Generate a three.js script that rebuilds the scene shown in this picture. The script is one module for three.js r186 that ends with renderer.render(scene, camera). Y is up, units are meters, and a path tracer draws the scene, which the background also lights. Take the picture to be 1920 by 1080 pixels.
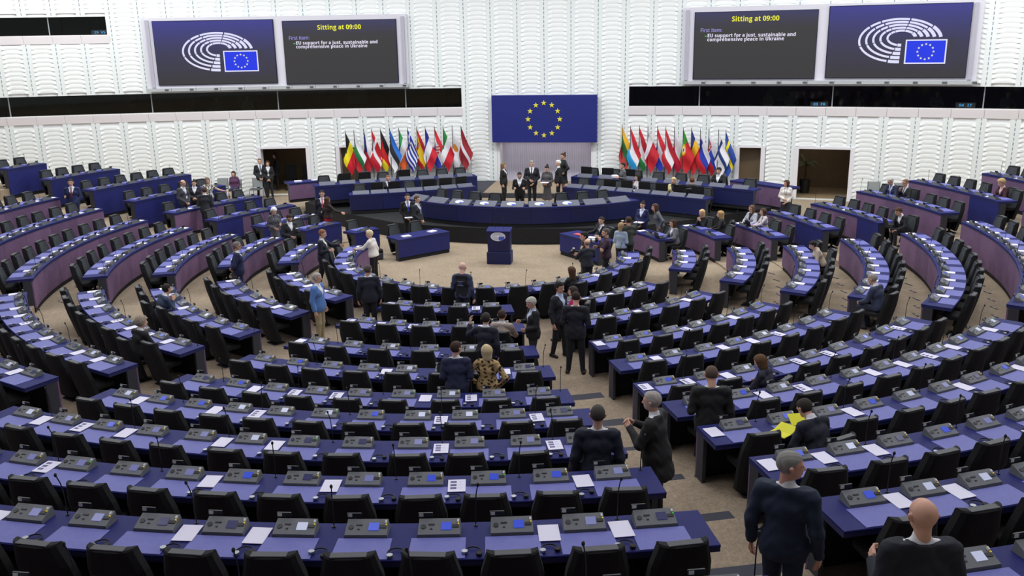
import * as THREE from 'three';
import { mergeGeometries } from 'three/addons/utils/BufferGeometryUtils.js';
import { RoundedBoxGeometry } from 'three/addons/geometries/RoundedBoxGeometry.js';
import { RectAreaLightUniformsLib } from 'three/addons/lights/RectAreaLightUniformsLib.js';

// ---------------------------------------------------------------- camera, light, exposure
const scene = new THREE.Scene();
scene.background = new THREE.Color(0x0a0b0d);
const renderer = new THREE.WebGLRenderer({ antialias: true });
renderer.toneMapping = THREE.LinearToneMapping;
renderer.toneMappingExposure = 1.0;
renderer.shadowMap.enabled = true;
RectAreaLightUniformsLib.init();
const camera = new THREE.PerspectiveCamera(35.096, 1920 / 1080, 0.1, 200);
camera.position.set(5.106, 7.164, 27.044);
camera.rotation.set(-0.26766, 0.1596, -0.01756, 'YXZ');
scene.add(camera);

const D2R = Math.PI / 180;
const CEIL = 13.2;
const LIGHT = 0.25;
const lampMat = new THREE.MeshStandardMaterial({ color: 0xffffff, emissive: 0xffffff, emissiveIntensity: 1.5, roughness: 0.6 });
const lampFrameMat = new THREE.MeshStandardMaterial({ color: 0xb8babd, roughness: 0.5, metalness: 0.4 });
const used = {};
function numbered(n) { const k = used[n] = (used[n] ?? -1) + 1; return k ? `${n}_${String(k).padStart(3, '0')}` : n; }
function tag(o, label, category, group, kind) {
  if (label) o.userData.label = label;
  if (category) o.userData.category = category;
  if (group) o.userData.group = group;
  if (kind) o.userData.kind = kind;
  return o;
}
function thing(name, label, category, pos = [0, 0, 0], turn = 0, group) {
  const g = new THREE.Group(); g.name = numbered(name);
  g.position.set(...pos); g.rotation.y = turn; scene.add(g);
  return tag(g, label, category, group);
}
function part(name, geo, mat, parent, pos, turn) {
  const m = new THREE.Mesh(geo, mat); m.name = name;
  if (pos) m.position.set(...pos);
  if (turn) m.rotation.y = turn;
  (parent || scene).add(m); return m;
}
function struct(name, geo, mat, parent) {
  const m = part(name, geo, mat, parent);
  if (!parent) m.userData.kind = 'structure';
  return m;
}
function ceilingLight(x, z, w, d, power, label, tiltTo) {
  const g = thing('ceiling_light', label, 'ceiling light', [x, CEIL - 0.1, z], 0, 'luminous panels of the hall ceiling');
  part('frame', new THREE.BoxGeometry(w + 0.16, 0.06, d + 0.16), lampFrameMat, g, [0, 0.05, 0]);
  part('diffuser', new THREE.BoxGeometry(w, 0.03, d), lampMat, g, [0, 0.005, 0]);
  const L = new THREE.RectAreaLight(z < -5 ? 0xf7faf9 : 0xf4f6ff, power * LIGHT, w, d);
  L.position.set(0, -0.03, 0); L.rotation.x = -Math.PI / 2;
  g.add(L);
  return g;
}
// two rings of large luminous panels over the seats, and a row that washes the white louvre wall
for (let i = 0; i < 7; i++) ceilingLight(-19.2 + i * 6.4, 9.5, 3.6, 3.0, 15, 'square luminous ceiling panel above the curved seating rows');
for (let i = 0; i < 7; i++) ceilingLight(-19.2 + i * 6.4, 18.5, 3.6, 3.0, 15, 'square luminous ceiling panel above the curved seating rows');
for (let i = 0; i < 7; i++) ceilingLight(-19.2 + i * 6.4, 0.5, 3.6, 3.0, 15, 'square luminous ceiling panel above the curved seating rows');
for (let i = 0; i < 7; i++) ceilingLight(-21 + i * 7, -6.4, 5.0, 1.8, 84, 'long luminous ceiling panel washing the white louvre wall');

// ---------------------------------------------------------------- random, textures, materials
let seed = 20241;
function rnd() { seed = (seed + 0x6D2B79F5) | 0; let t = Math.imul(seed ^ (seed >>> 15), 1 | seed); t = (t + Math.imul(t ^ (t >>> 7), 61 | t)) ^ t; return ((t ^ (t >>> 14)) >>> 0) / 4294967296; }
const rr = (a, b) => a + (b - a) * rnd();
function noiseTex(w, h, base, amp, scales, rep = 1) {
  const grids = scales.map(n => { const g = new Float32Array(n * n); for (let i = 0; i < g.length; i++) g[i] = rnd() - 0.5; return [n, g]; });
  const data = new Uint8Array(w * h * 4);
  for (let y = 0; y < h; y++) for (let x = 0; x < w; x++) {
    let v = 0;
    grids.forEach(([n, g], k) => {
      const fx = x / w * n, fy = y / h * n, x0 = Math.floor(fx), y0 = Math.floor(fy), tx = fx - x0, ty = fy - y0;
      const G = (i, j) => g[(j % n) * n + (i % n)];
      v += ((G(x0, y0) * (1 - tx) + G(x0 + 1, y0) * tx) * (1 - ty) + (G(x0, y0 + 1) * (1 - tx) + G(x0 + 1, y0 + 1) * tx) * ty) * amp[k];
    });
    const i = (y * w + x) * 4;
    for (let c = 0; c < 3; c++) data[i + c] = Math.max(0, Math.min(255, base[c] * (1 + v)));
    data[i + 3] = 255;
  }
  const t = new THREE.DataTexture(data, w, h); t.wrapS = t.wrapT = THREE.RepeatWrapping; t.magFilter = THREE.LinearFilter; t.minFilter = THREE.LinearMipmapLinearFilter;
  t.colorSpace = THREE.SRGBColorSpace; t.repeat.set(rep, rep); t.needsUpdate = true; return t;
}
function canvasTex(w, h, draw) {
  const c = document.createElement('canvas'); c.width = w; c.height = h; draw(c.getContext('2d'), w, h);
  const t = new THREE.CanvasTexture(c); t.colorSpace = THREE.SRGBColorSpace; return t;
}
const std = (color, roughness = 0.7, o = {}) => new THREE.MeshStandardMaterial({ color, roughness, ...o });
const M = {
  carpet: new THREE.MeshStandardMaterial({ map: noiseTex(512, 512, [153, 137, 116], [0.05, 0.12, 0.22], [9, 60, 230], 0.35), roughness: 0.95 }),
  carpetDark: std(0x3c3d46, 0.9),
  step: std(0x8a7a62, 0.95),
  black: std(0x15161a, 0.75),
  desk: new THREE.MeshPhysicalMaterial({ specularIntensity: 0.35, map: noiseTex(256, 256, [33, 37, 100], [0.05, 0.10], [24, 120], 1), roughness: 0.62 }),
  deskEdge: std(0x20255a, 0.5),
  pad: new THREE.MeshPhysicalMaterial({ specularIntensity: 0.4, map: noiseTex(128, 128, [108, 111, 178], [0.03, 0.05], [14, 64], 1), roughness: 0.5 }),
  purple: [0, 1, 2].map(i => new THREE.MeshStandardMaterial({ map: noiseTex(128, 256, [[112, 84, 118], [105, 79, 113], [117, 88, 122]][i], [0.10, 0.10], [7, 50], 0.8), roughness: 0.62 })),
  blue: [0, 1].map(i => new THREE.MeshStandardMaterial({ map: noiseTex(128, 256, [[24, 32, 104], [21, 28, 96]][i], [0.08, 0.1], [7, 50], 0.8), roughness: 0.55 })),
  navy: [0, 1].map(i => new THREE.MeshStandardMaterial({ map: noiseTex(128, 256, [[16, 24, 82], [14, 21, 76]][i], [0.08, 0.1], [7, 50], 0.8), roughness: 0.55 })),
  charcoal: std(0x34363f, 0.6),
  chairShell: std(0x0d0f12, 0.85),
  chairCushion: new THREE.MeshStandardMaterial({ map: noiseTex(64, 64, [62, 66, 70], [0.1, 0.12], [8, 30], 1), roughness: 0.8 }),
  chairTop: std(0x3a3c40, 0.5),
  console: std(0x66696d, 0.55),
  consoleDark: std(0x17181c, 0.4),
  slot: std(0x0d0d10, 0.4),
  led: [0xe8c93a, 0x49c23e].map(c => new THREE.MeshStandardMaterial({ color: c, emissive: c, emissiveIntensity: 0.35, roughness: 0.4 })),
  screens: [[0x8f93d6, 0.25], [0x3b55e0, 0.35], [0xcdd3f2, 0.35], [0x4a4c8c, 0.15], [0x9aa0e0, 0.25]].map(([c, e]) => new THREE.MeshStandardMaterial({ color: 0x101018, emissive: c, emissiveIntensity: e * 2, roughness: 0.25 })),
  signWhite: std(0xd8d8d2, 0.6),
  metal: std(0x9a9da2, 0.35, { metalness: 0.8 }),
  mic: std(0x17171a, 0.5),
  white: std(0xe9ecef, 0.6),
  whiteWarm: std(0xece9ee, 0.6),
  paper: std(0xe6e3f4, 0.8),
};
// ---------------------------------------------------------------- geometry helpers
function box(w, h, d, x = 0, y = 0, z = 0, rx = 0, ry = 0, rz = 0) {
  const g = new THREE.BoxGeometry(w, h, d);
  if (rx) g.rotateX(rx); if (ry) g.rotateY(ry); if (rz) g.rotateZ(rz);
  return g.translate(x, y, z);
}
function rbox(w, h, d, r = 0.01, x = 0, y = 0, z = 0, s = 2) { return new RoundedBoxGeometry(w, h, d, s, r).translate(x, y, z); }
function cyl(r0, r1, h, x = 0, y = 0, z = 0, n = 12) { return new THREE.CylinderGeometry(r0, r1, h, n).translate(x, y, z); }
function tube(pts, r, seg = 12, n = 6) { return new THREE.TubeGeometry(new THREE.CatmullRomCurve3(pts.map(p => new THREE.Vector3(...p))), seg, r, n); }
function merge(list) { return mergeGeometries(list.map(g => { const q = g.index ? g.toNonIndexed() : g; for (const k of Object.keys(q.attributes)) if (!['position', 'normal', 'uv'].includes(k)) q.deleteAttribute(k); return q; })); }
function quads(pos, uv, faces) { // flat shaded from quads/triangles given as point index lists
  const P = [], U = [];
  for (const f of faces) for (let i = 1; i < f.length - 1; i++) for (const k of [f[0], f[i], f[i + 1]]) { P.push(...pos[k]); U.push(...uv[k]); }
  const g = new THREE.BufferGeometry();
  g.setAttribute('position', new THREE.Float32BufferAttribute(P, 3));
  g.setAttribute('uv', new THREE.Float32BufferAttribute(U, 2));
  g.computeVertexNormals(); return g;
}
// a path in a local frame: s runs along x, n points to the sitter (+z); k = curvature
function path(k) {
  return s => {
    if (Math.abs(k) < 1e-6) return { x: s, z: 0, nx: 0, nz: 1, a: 0 };
    const R = 1 / Math.abs(k), a = s / R;
    return k > 0 ? { x: R * Math.sin(a), z: R * Math.cos(a) - R, nx: Math.sin(a), nz: Math.cos(a), a } : { x: R * Math.sin(a), z: R - R * Math.cos(a), nx: -Math.sin(a), nz: Math.cos(a), a: -a };
  };
}
// sweep a closed (n, y) outline along a path between s0 and s1
function sweep(P, s0, s1, outline, step = 0.4) {
  const m = Math.max(1, Math.ceil((s1 - s0) / step)), c = outline.length, pos = [], uv = [], faces = [];
  let per = [0]; for (let j = 0; j < c; j++) { const a = outline[j], b = outline[(j + 1) % c]; per.push(per[j] + Math.hypot(b[0] - a[0], b[1] - a[1])); }
  let area = 0; for (let j = 0; j < c; j++) { const a = outline[j], b = outline[(j + 1) % c]; area += a[0] * b[1] - b[0] * a[1]; }
  for (let i = 0; i <= m; i++) {
    const s = s0 + (s1 - s0) * i / m, q = P(s);
    for (let j = 0; j < c; j++) { pos.push([q.x + q.nx * outline[j][0], outline[j][1], q.z + q.nz * outline[j][0]]); uv.push([s, per[j]]); }
  }
  const flip = area < 0;
  for (let i = 0; i < m; i++) for (let j = 0; j < c; j++) {
    const a = i * c + j, b = i * c + (j + 1) % c, f = [a, b, b + c, a + c];
    faces.push(flip ? f : f.slice().reverse());
  }
  const cap0 = [...Array(c).keys()], cap1 = cap0.map(j => m * c + j);
  faces.push(flip ? cap0.slice().reverse() : cap0); faces.push(flip ? cap1 : cap1.slice().reverse());
  return quads(pos, uv, faces);
}
const rect = (n0, n1, y0, y1) => [[n0, y0], [n1, y0], [n1, y1], [n0, y1]];
// a prism over a polygon in plan (x, z), from y0 to y1
function prism(poly, y0, y1) {
  const sh = new THREE.Shape(poly.map(([x, z]) => new THREE.Vector2(x, -z)));
  const g = new THREE.ExtrudeGeometry(sh, { depth: y1 - y0, bevelEnabled: false }); g.rotateX(-Math.PI / 2); g.translate(0, y0, 0);
  return g;
}
const pol = (r, deg) => [r * Math.sin(deg * D2R), r * Math.cos(deg * D2R)];
// ---------------------------------------------------------------- the setting
// concentric rows: inner desk edge radius and floor level of each row (metres)
const ROW_R = [0, 4.05, 5.73, 7.43, 9.16, 10.91, 12.68, 14.43, 16.19, 17.95, 19.69, 21.43, 23.17];
const ROW_F = [0, 0, 0, 0.05, 0.08, 0.26, 0.46, 0.82, 1.18, 1.55, 1.94, 2.33, 2.72];
const floorAt = r => { let f = 0; for (let k = 1; k <= 12; k++) if (r >= ROW_R[k]) f = ROW_F[k]; return f; };
const WC = 47.1, WR = 62;                       // the great white wall: a shallow arc
const wallAt = (x, d = 0) => { const R = WR - d, a = Math.asin(x / R); return [R * Math.sin(a), WC - R * Math.cos(a), -a]; };

struct('floor', new THREE.BoxGeometry(62, 0.4, 52).translate(0, -0.2, 9), M.carpet);
{ // planar uv in metres
  const g = scene.getObjectByName('floor').geometry, p = g.attributes.position, u = g.attributes.uv;
  for (let i = 0; i < p.count; i++) u.setXY(i, p.getX(i), p.getZ(i));
}
// terraces: one ring per row level
// aisle gaps between the desk blocks, row by row: [from, to] in degrees
const GAPS = {
  5: [[-22.8, -16.1], [16.8, 23.1]], 6: [[-21.9, -15.9], [16.8, 22.2]], 7: [[-21, -15.7], [16.8, 21.5]], 8: [[-20.6, -15.8], [16.7, 20.8]],
  9: [[16.6, 20.5]], 10: [[16.5, 19.9]], 11: [[16.4, 19.5]],
};
for (let k = 3; k <= 12; k++) {
  const R0 = ROW_R[k] + 0.06, R1 = k < 12 ? ROW_R[k + 1] + 0.06 : 30, half = [0, 0, 0, 127, 127, 127, 126, 124, 122, 116, 110, 100, 90][k] * D2R;
  const g = sweep(path(1 / R0), -half * R0, half * R0, rect(0, R1 - R0, -0.02, ROW_F[k]), 0.5);
  g.translate(0, 0, R0);
  const p = g.attributes.position, u = g.attributes.uv;
  for (let i = 0; i < p.count; i++) u.setXY(i, p.getX(i), p.getZ(i));
  const t = struct(`floor_terrace_${k}`, g, M.carpet);
  // half steps with dark treads where the aisles climb to this row
  for (const [g0, g1] of GAPS[k] ?? []) {
    const A = (g0 + g1) / 2, w0 = Math.min(0.62, (g1 - g0) * 0.5 * D2R * R0 - 0.03);
        const st = thing('aisle_step', `low aisle step with a dark tread below the ${['', '', '', '', '', 'fifth', 'sixth', 'seventh', 'eighth', 'ninth', 'tenth', 'eleventh', 'twelfth'][k]} row`, 'step', [0, 0, 0], A * D2R, 'aisle steps with dark treads');
    const y = (ROW_F[k - 1] + ROW_F[k]) / 2, w = w0;
    part('riser_block', sweep(path(1 / R0), -w, w, rect(-0.46, 0, ROW_F[k - 1], y), 0.4).translate(0, 0, R0), M.step, st);
    part('tread', sweep(path(1 / R0), -w, w, rect(-0.47, -0.17, y, y + 0.012), 0.4).translate(0, 0, R0), M.carpetDark, st);
  }
}
for (const s of [-1, 1]) struct(`floor_rear_${s < 0 ? 'left' : 'right'}`, prism([[s * 9.7, -9.4], [s * 9.2, -14.1], [s * 20, -11.6], [s * 15.5, -9.5]], 0, 0.2), M.carpet);
// ---- outer shell
struct('ceiling', box(64, 0.3, 56, 0, CEIL + 0.15, 9), M.white);
struct('wall_left', box(0.4, CEIL, 56, -30.2, CEIL / 2, 9), M.white);
struct('wall_right', box(0.4, CEIL, 56, 30.2, CEIL / 2, 9), M.white);
struct('wall_back', box(62, CEIL, 0.4, 0, CEIL / 2, 35), M.white);
struct('wall_rear', box(62, CEIL, 0.4, 0, CEIL / 2, -19.4), std(0x4a4238, 0.9));

// ---- the white louvre wall
const wallG = new THREE.Group(); wallG.name = 'wall_front'; wallG.userData.kind = 'structure'; wallG.userData.label = 'tall curved white louvre wall behind the flags'; scene.add(wallG);
const BAY = 1.1185 * D2R;
const backingMat = std(0xf4f6f6, 0.8);
const slatMat = std(0xf4f7f6, 0.6), pilMat = std(0xeef3f2, 0.6), jointMat = std(0x8d98a2, 0.7), fasciaMat = std(0xfbf5f8, 0.6);
const wallPath = path(-1 / WR);                  // s along the arc, n towards the hall (+z), mid at x = 0
const W0 = WC - WR;                              // z of the wall at x = 0
// openings: [s0, s1, y0, y1]
const arcS = x => WR * Math.asin(x / WR);
const OPEN = [
  [arcS(-13.27), arcS(-11.15), 0, 2.37], [arcS(-9.62), arcS(-8.7), 0, 2.37],
  [arcS(8.7), arcS(9.62), 0, 2.37], [arcS(11.14), arcS(13.22), 0, 2.37],
  [-40, arcS(-3.76), 4.13, 5.0], [arcS(3.8), 40, 4.13, 5.0],
  [-40, arcS(-19.15), 7.62, 8.4], [-2.1, 2.15, 0, 2.6],
];
const FASCIA = [[-40, arcS(-3.76), 3.76, 4.13], [arcS(3.8), 40, 3.76, 4.13], [-40, arcS(-19.15), 7.25, 7.62]];
const SCREENS = [[-17.34, -12.17, 5.37, 8.16], [-11.75, -6.66, 5.3, 8.08], [6.58, 11.57, 5.31, 8.08], [12.03, 17.14, 5.34, 8.2]];
// backing wall, bay by bay, cut around the openings
function subtractY(list, cuts) {
  for (const [a, b] of cuts) list = list.flatMap(([p, q]) => b <= p || a >= q ? [[p, q]] : [[p, Math.min(q, a)], [Math.max(p, b), q]].filter(([u, v]) => v - u > 0.03));
  return list;
}
const NB = 23, backs = [], edges = new Set();
for (let i = -NB; i <= NB; i++) edges.add(i * BAY * WR);
for (const o of OPEN) for (const s of [o[0], o[1]]) if (Math.abs(s) < NB * BAY * WR) edges.add(s);
const es = [...edges].sort((a, b) => a - b);
for (let i = 0; i < es.length - 1; i++) {
  const a = es[i], b = es[i + 1], mid = (a + b) / 2;
  const cuts = OPEN.filter(o => mid > o[0] && mid < o[1]).map(o => [o[2], o[3]]);
  for (const [y0, y1] of subtractY([[-0.05, CEIL]], cuts)) backs.push(sweep(wallPath, a, b, rect(-0.35, -0.04, y0, y1), 1.3));
}
part('backing', merge(backs).translate(0, 0, W0), backingMat, wallG);
// pilasters and their dashed dark joints
const pil = [], joint = [];
for (let i = -NB; i <= NB; i++) {
  const s = i * BAY * WR;
  let ys = subtractY([[0, CEIL]], [...OPEN, ...FASCIA].filter(o => s > o[0] - 0.1 && s < o[1] + 0.1).map(o => [o[2], o[3]]));
  for (const [y0, y1] of ys) {
    pil.push([s, y0, y1]);
    joint.push([s, y0, y1]);
  }
}
for (const [s, y0, y1] of pil) part('pilaster', sweep(wallPath, s - 0.19, s + 0.19, rect(-0.04, 0.012, y0, y1), 1).translate(0, 0, W0), pilMat, wallG);
{
  const js = [];
  for (const [s, y0, y1] of joint) for (let y = y0 + 0.06; y < y1 - 0.05; y += 0.19) js.push(sweep(wallPath, s - 0.016, s + 0.016, rect(0.0, 0.016, y, Math.min(y + 0.125, y1)), 1));
  const m = part('joint_clip', merge(js).translate(0, 0, W0), jointMat, wallG); m.userData.kind = 'stuff';
}
// slats: flat at the middle, flaring forwards into an upturned scoop at both ends that catches the ceiling light
function slatGeo() {
  const L = 0.415, N = 12, pos = [], uv = [], faces = [];
  for (let i = 0; i <= N; i++) {
    const q = -1 + 2 * i / N, t = Math.sign(q) * Math.abs(q) ** 0.8, x = t * L, hh = 0.0945, b = 0.012 * (1 - t * t) + 0.006, e = Math.min(1, Math.max(0, (Math.abs(t) - 0.52) / 0.48)) ** 1.4;
    for (const [y, z] of [[-hh, 0.004], [-hh * 0.97, 0.006 + 0.05 * e], [-hh * (0.2 + 0.5 * e), b + 0.044 * e], [hh * (0.5 - 0.4 * e), b * 0.8 + 0.012 * e], [hh, 0.004]]) { pos.push([x, y, z]); uv.push([x, y]); }
  }
  for (let i = 0; i < N; i++) for (let j = 0; j < 4; j++) { const a = i * 5 + j; faces.push([a, a + 5, a + 6, a + 1]); }
  faces.push([0, 1, 2, 3, 4]); faces.push([N * 5 + 4, N * 5 + 3, N * 5 + 2, N * 5 + 1, N * 5]);
  return quads(pos, uv, faces);
}
const SG = slatGeo(); const slats = [];
for (let i = -NB; i < NB; i++) {
  const s = (i + 0.5) * BAY * WR;
  for (let y = 0.28; y < CEIL - 0.2; y += 0.19) {
    const hit = [...OPEN, ...FASCIA].some(o => s + 0.3 > o[0] && s - 0.3 < o[1] && y + 0.09 > o[2] && y - 0.09 < o[3]);
    if (hit) continue;
    const x = WR * Math.sin(s / WR);
    const behind = SCREENS.some(q => x > q[0] && x < q[1] && y > q[2] && y < q[3]) || (Math.abs(x) < 2.2 && y > 2.6 && y < 4.6);
    if (behind) continue;
    slats.push([s, y]);
  }
}
// the 300 that show largest are single parts, the others one joined part
const big = slats.filter(([s, y]) => y > 5 && y < 8.7 && Math.abs(s) < 8.6 || y > 2.3 && y < 4 && Math.abs(s) < 7).sort((a, b) => Math.abs(a[0]) - Math.abs(b[0])).slice(0, 300);
const bigSet = new Set(big);
for (const [s, y] of big) { const q = wallPath(s); part('slat', SG, slatMat, wallG, [q.x, y, q.z + W0], q.a); }
{
  const list = slats.filter(q => !bigSet.has(q)).map(([s, y]) => { const q = wallPath(s); return SG.clone().rotateY(q.a).translate(q.x, y, q.z + W0); });
  const m = part('slat', merge(list), slatMat, wallG); m.userData.kind = 'stuff';
}
// sloping fascia boards under the booth windows
for (const [a, b, y0, y1] of FASCIA) {
  const A = Math.max(a, -NB * BAY * WR), B = Math.min(b, NB * BAY * WR), n = Math.round((B - A) / (BAY * WR));
  for (let i = 0; i < n; i++) {
    const s0 = A + (B - A) * i / n + 0.006, s1 = A + (B - A) * (i + 1) / n - 0.006;
    part('fascia_board', sweep(wallPath, s0, s1, [[-0.04, y0], [0.02, y0], [0.1, y1 - 0.03], [0.1, y1], [-0.04, y1]], 1.3).translate(0, 0, W0), fasciaMat, wallG);
  }
}
// ---------------------------------------------------------------- seats, consoles, desks
const ORD = ['', 'first', 'second', 'third', 'fourth', 'fifth', 'sixth', 'seventh', 'eighth', 'ninth', 'tenth', 'eleventh', 'twelfth'];
const BLOCKS = {
  C: 'middle block facing the lectern', L1: 'inner block on the Belgian flag side', L2: 'outer block on the Belgian flag side', L3: 'end block by the Belgian flag side door',
  R1: 'inner block on the Swedish flag side', R2: 'outer block on the Swedish flag side', R3: 'end block by the Swedish flag side door',
};
// --- chair: shell, cushion, seat, column, foot plate (faces -z)
function backShell(front, T) {
  const Y = front ? [0.46, 0.56, 0.68, 0.80, 0.90, 0.96] : [0.10, 0.30, 0.50, 0.64, 0.76, 0.86, 0.945, 0.99, 1.005], NX = 10;
  const Wd = y => y > 0.97 ? 0.222 : y > 0.72 ? 0.284 - (y - 0.72) * 0.24 : y > 0.5 ? 0.284 : 0.284 - (0.5 - y) * 0.06;
  const zc = y => 0.12 + (y - 0.24) * 0.20 + 0.02 * Math.sin((y - 0.3) * 4);
  const pos = [], uv = [], faces = [], cols = NX + 1;
  for (const side of [0, 1]) for (let i = 0; i < Y.length; i++) for (let j = 0; j <= NX; j++) {
    const t = Math.sign(j - NX / 2) * Math.abs(-1 + 2 * j / NX) ** 0.8, y = Y[i], x = t * Wd(y) * (front ? 0.82 : 1), top = !front && i === Y.length - 1;
    const bend = -0.06 * Math.abs(t) ** 3 * (1 - Math.max(0, y - 0.6)), edge = side ? 1 - 0.3 * Math.abs(t) ** 8 : 0;
    pos.push([x, y, zc(y) + bend + (front ? -0.022 : 0) + edge * T + (top ? (side ? -0.02 : 0.02) : 0)]); uv.push([x, y]);
  }
  const o = Y.length * cols;
  for (let i = 0; i < Y.length - 1; i++) for (let j = 0; j < NX; j++) { const a = i * cols + j; faces.push([a, a + cols, a + cols + 1, a + 1]); faces.push([o + a, o + a + 1, o + a + cols + 1, o + a + cols]); }
  for (let i = 0; i < Y.length - 1; i++) { const a = i * cols, b = a + NX; faces.push([a, o + a, o + a + cols, a + cols]); faces.push([b, b + cols, o + b + cols, o + b]); }
  for (let j = 0; j < NX; j++) { const a = (Y.length - 1) * cols + j; faces.push([a, o + a, o + a + 1, a + 1]); faces.push([j, j + 1, o + j + 1, o + j]); }
  return quads(pos, uv, faces);
}
const chairGeo = {
  shell: backShell(false, 0.115), cushion: backShell(true, 0.05), seat: rbox(0.5, 0.1, 0.46, 0.035, 0, 0.44, -0.03), 
  column: cyl(0.035, 0.035, 0.33, 0, 0.22, 0.02, 10), foot: merge([rbox(0.34, 0.03, 0.3, 0.012, 0, 0.015, 0.02), cyl(0.06, 0.09, 0.04, 0, 0.05, 0.02, 12)]),
  cap: rbox(0.315, 0.016, 0.085, 0.007, 0, 1.004, 0.336),
};
function makeChair() {
  const g = new THREE.Group();
  part('backrest', chairGeo.shell, M.chairShell, g); part('back_cushion', chairGeo.cushion, M.chairCushion, g); part('top_edge', chairGeo.cap, M.chairTop, g);
  part('seat', chairGeo.seat, M.chairShell, g); part('column', chairGeo.column, M.black, g); part('foot_plate', chairGeo.foot, M.black, g);
  return g;
}
const chair0 = makeChair();
const chairStuff = [];
// --- console
const consoleGeo = (() => {
  const w = 0.205, g = quads([[-w, 0, 0.055], [w, 0, 0.055], [w, 0, 0.25], [-w, 0, 0.25], [-w + 0.012, 0.098, 0.07], [w - 0.012, 0.098, 0.07], [w - 0.006, 0.03, 0.245], [-w + 0.006, 0.03, 0.245]],
    Array(8).fill([0, 0]), [[4, 7, 6, 5], [3, 2, 6, 7], [1, 0, 4, 5], [0, 3, 7, 4], [2, 1, 5, 6], [0, 1, 2, 3]]);
  return g;
})();
const SL = Math.atan2(0.068, 0.175);                    // slope of the console face
function onFace(g, u, v) { return g.rotateX(SL).translate(u, 0.064 - v * Math.sin(SL) + 0.003, 0.1575 + v * Math.cos(SL)); }
const conGeo = {
  speaker: onFace(cyl(0.026, 0.026, 0.008, 0, 0, 0, 14), -0.15, 0.005), screen: onFace(box(0.098, 0.008, 0.088), 0.065, 0.0),
  buttons: onFace(box(0.06, 0.008, 0.014, 0, 0, -0.02), -0.075, 0), key: onFace(box(0.022, 0.008, 0.012, 0, 0, 0.03), -0.075, 0), slot: onFace(box(0.062, 0.01, 0.034), 0.152, 0.0),
  lamp: onFace(box(0.012, 0.014, 0.012, 0, 0.004, -0.02), 0.18, 0), card: onFace(box(0.016, 0.022, 0.03, 0, 0.006, -0.05), 0.176, 0),
  sign: rbox(0.14, 0.044, 0.018, 0.004, -0.135, 0.128, 0.05), signCard: box(0.042, 0.032, 0.004, -0.176, 0.128, 0.06), foot: box(0.03, 0.03, 0.012, -0.14, 0.1, 0.055),
};
function makeConsole() {
  const c = new THREE.Mesh(consoleGeo, M.console); c.name = 'console';
  part('speaker', conGeo.speaker, M.consoleDark, c); part('screen', conGeo.screen, M.screens[0], c); part('button_row', conGeo.buttons, M.consoleDark, c);
  part('card_slot', conGeo.slot, M.slot, c); part('indicator', conGeo.lamp, M.led[0], c);
  part('key', conGeo.key, M.consoleDark, c); part('name_sign', merge([conGeo.sign, conGeo.foot]), M.consoleDark, c); part('sign_card', conGeo.signCard, M.signWhite, c); part('voting_card', conGeo.card, M.signWhite, c);
  return c;
}
const console0 = makeConsole();
const micGeo = merge([tube([[0, 0, 0], [0, 0.16, 0.005], [0, 0.34, 0.02], [0, 0.44, 0.05]], 0.006, 10, 5), cyl(0.016, 0.02, 0.012, 0, 0.006, 0, 10), new THREE.SphereGeometry(0.015, 8, 6).scale(1, 1.5, 1).translate(0, 0.455, 0.055)]);
// --- things that lie on the desks
const sheetTex = canvasTex(128, 180, (c, w, h) => {
  c.fillStyle = '#e6e3f4'; c.fillRect(0, 0, w, h); c.fillStyle = '#4b4a78';
  for (let i = 0; i < 3; i++) { c.fillStyle = '#55547f'; c.fillRect(18, 22 + i * 46, 44, 30); c.fillStyle = '#8d8cb4'; c.fillRect(22, 34 + i * 46, 34, 6); c.fillStyle = '#b9b7d4'; for (let j = 0; j < 4; j++) c.fillRect(72, 24 + i * 46 + j * 7, 38 - j * 5, 2); }
});
const sheetMat = new THREE.MeshStandardMaterial({ map: sheetTex, roughness: 0.8 });
const paperGeo = new THREE.BoxGeometry(0.2, 0.006, 0.285);
const paperMats = [M.paper, M.paper, sheetMat, M.paper, M.paper, M.paper];
const headGeo = { band: new THREE.TorusGeometry(0.075, 0.007, 6, 18, Math.PI * 1.15).rotateX(-Math.PI / 2).rotateY(-0.24).translate(0, 0.012, 0), cup: merge([-1, 1].map(s => cyl(0.03, 0.03, 0.022, s * 0.07, 0.014, 0.03, 10).rotateZ(0))) };
const head0 = (() => { const g = new THREE.Group(); part('headband', headGeo.band, M.black, g); part('ear_cup', cyl(0.029, 0.029, 0.024, -0.068, 0.014, 0.028, 10), M.metal, g); part('ear_cup', cyl(0.029, 0.029, 0.024, 0.068, 0.014, 0.028, 10), M.black, g); return g; })();
let nChair = 0, nPaper = 0, nHead = 0;
const VIEW = new THREE.Frustum(); camera.updateMatrixWorld(true);
{ const c2 = camera.clone(); c2.fov = 45; c2.updateProjectionMatrix(); c2.updateMatrixWorld(true); VIEW.setFromProjectionMatrix(new THREE.Matrix4().multiplyMatrices(c2.projectionMatrix, c2.matrixWorldInverse)); }
const inView = (x, y, z) => VIEW.containsPoint(new THREE.Vector3(x, y, z));
const camDist = (x, y, z) => camera.position.distanceTo(new THREE.Vector3(x, y, z));

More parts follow.
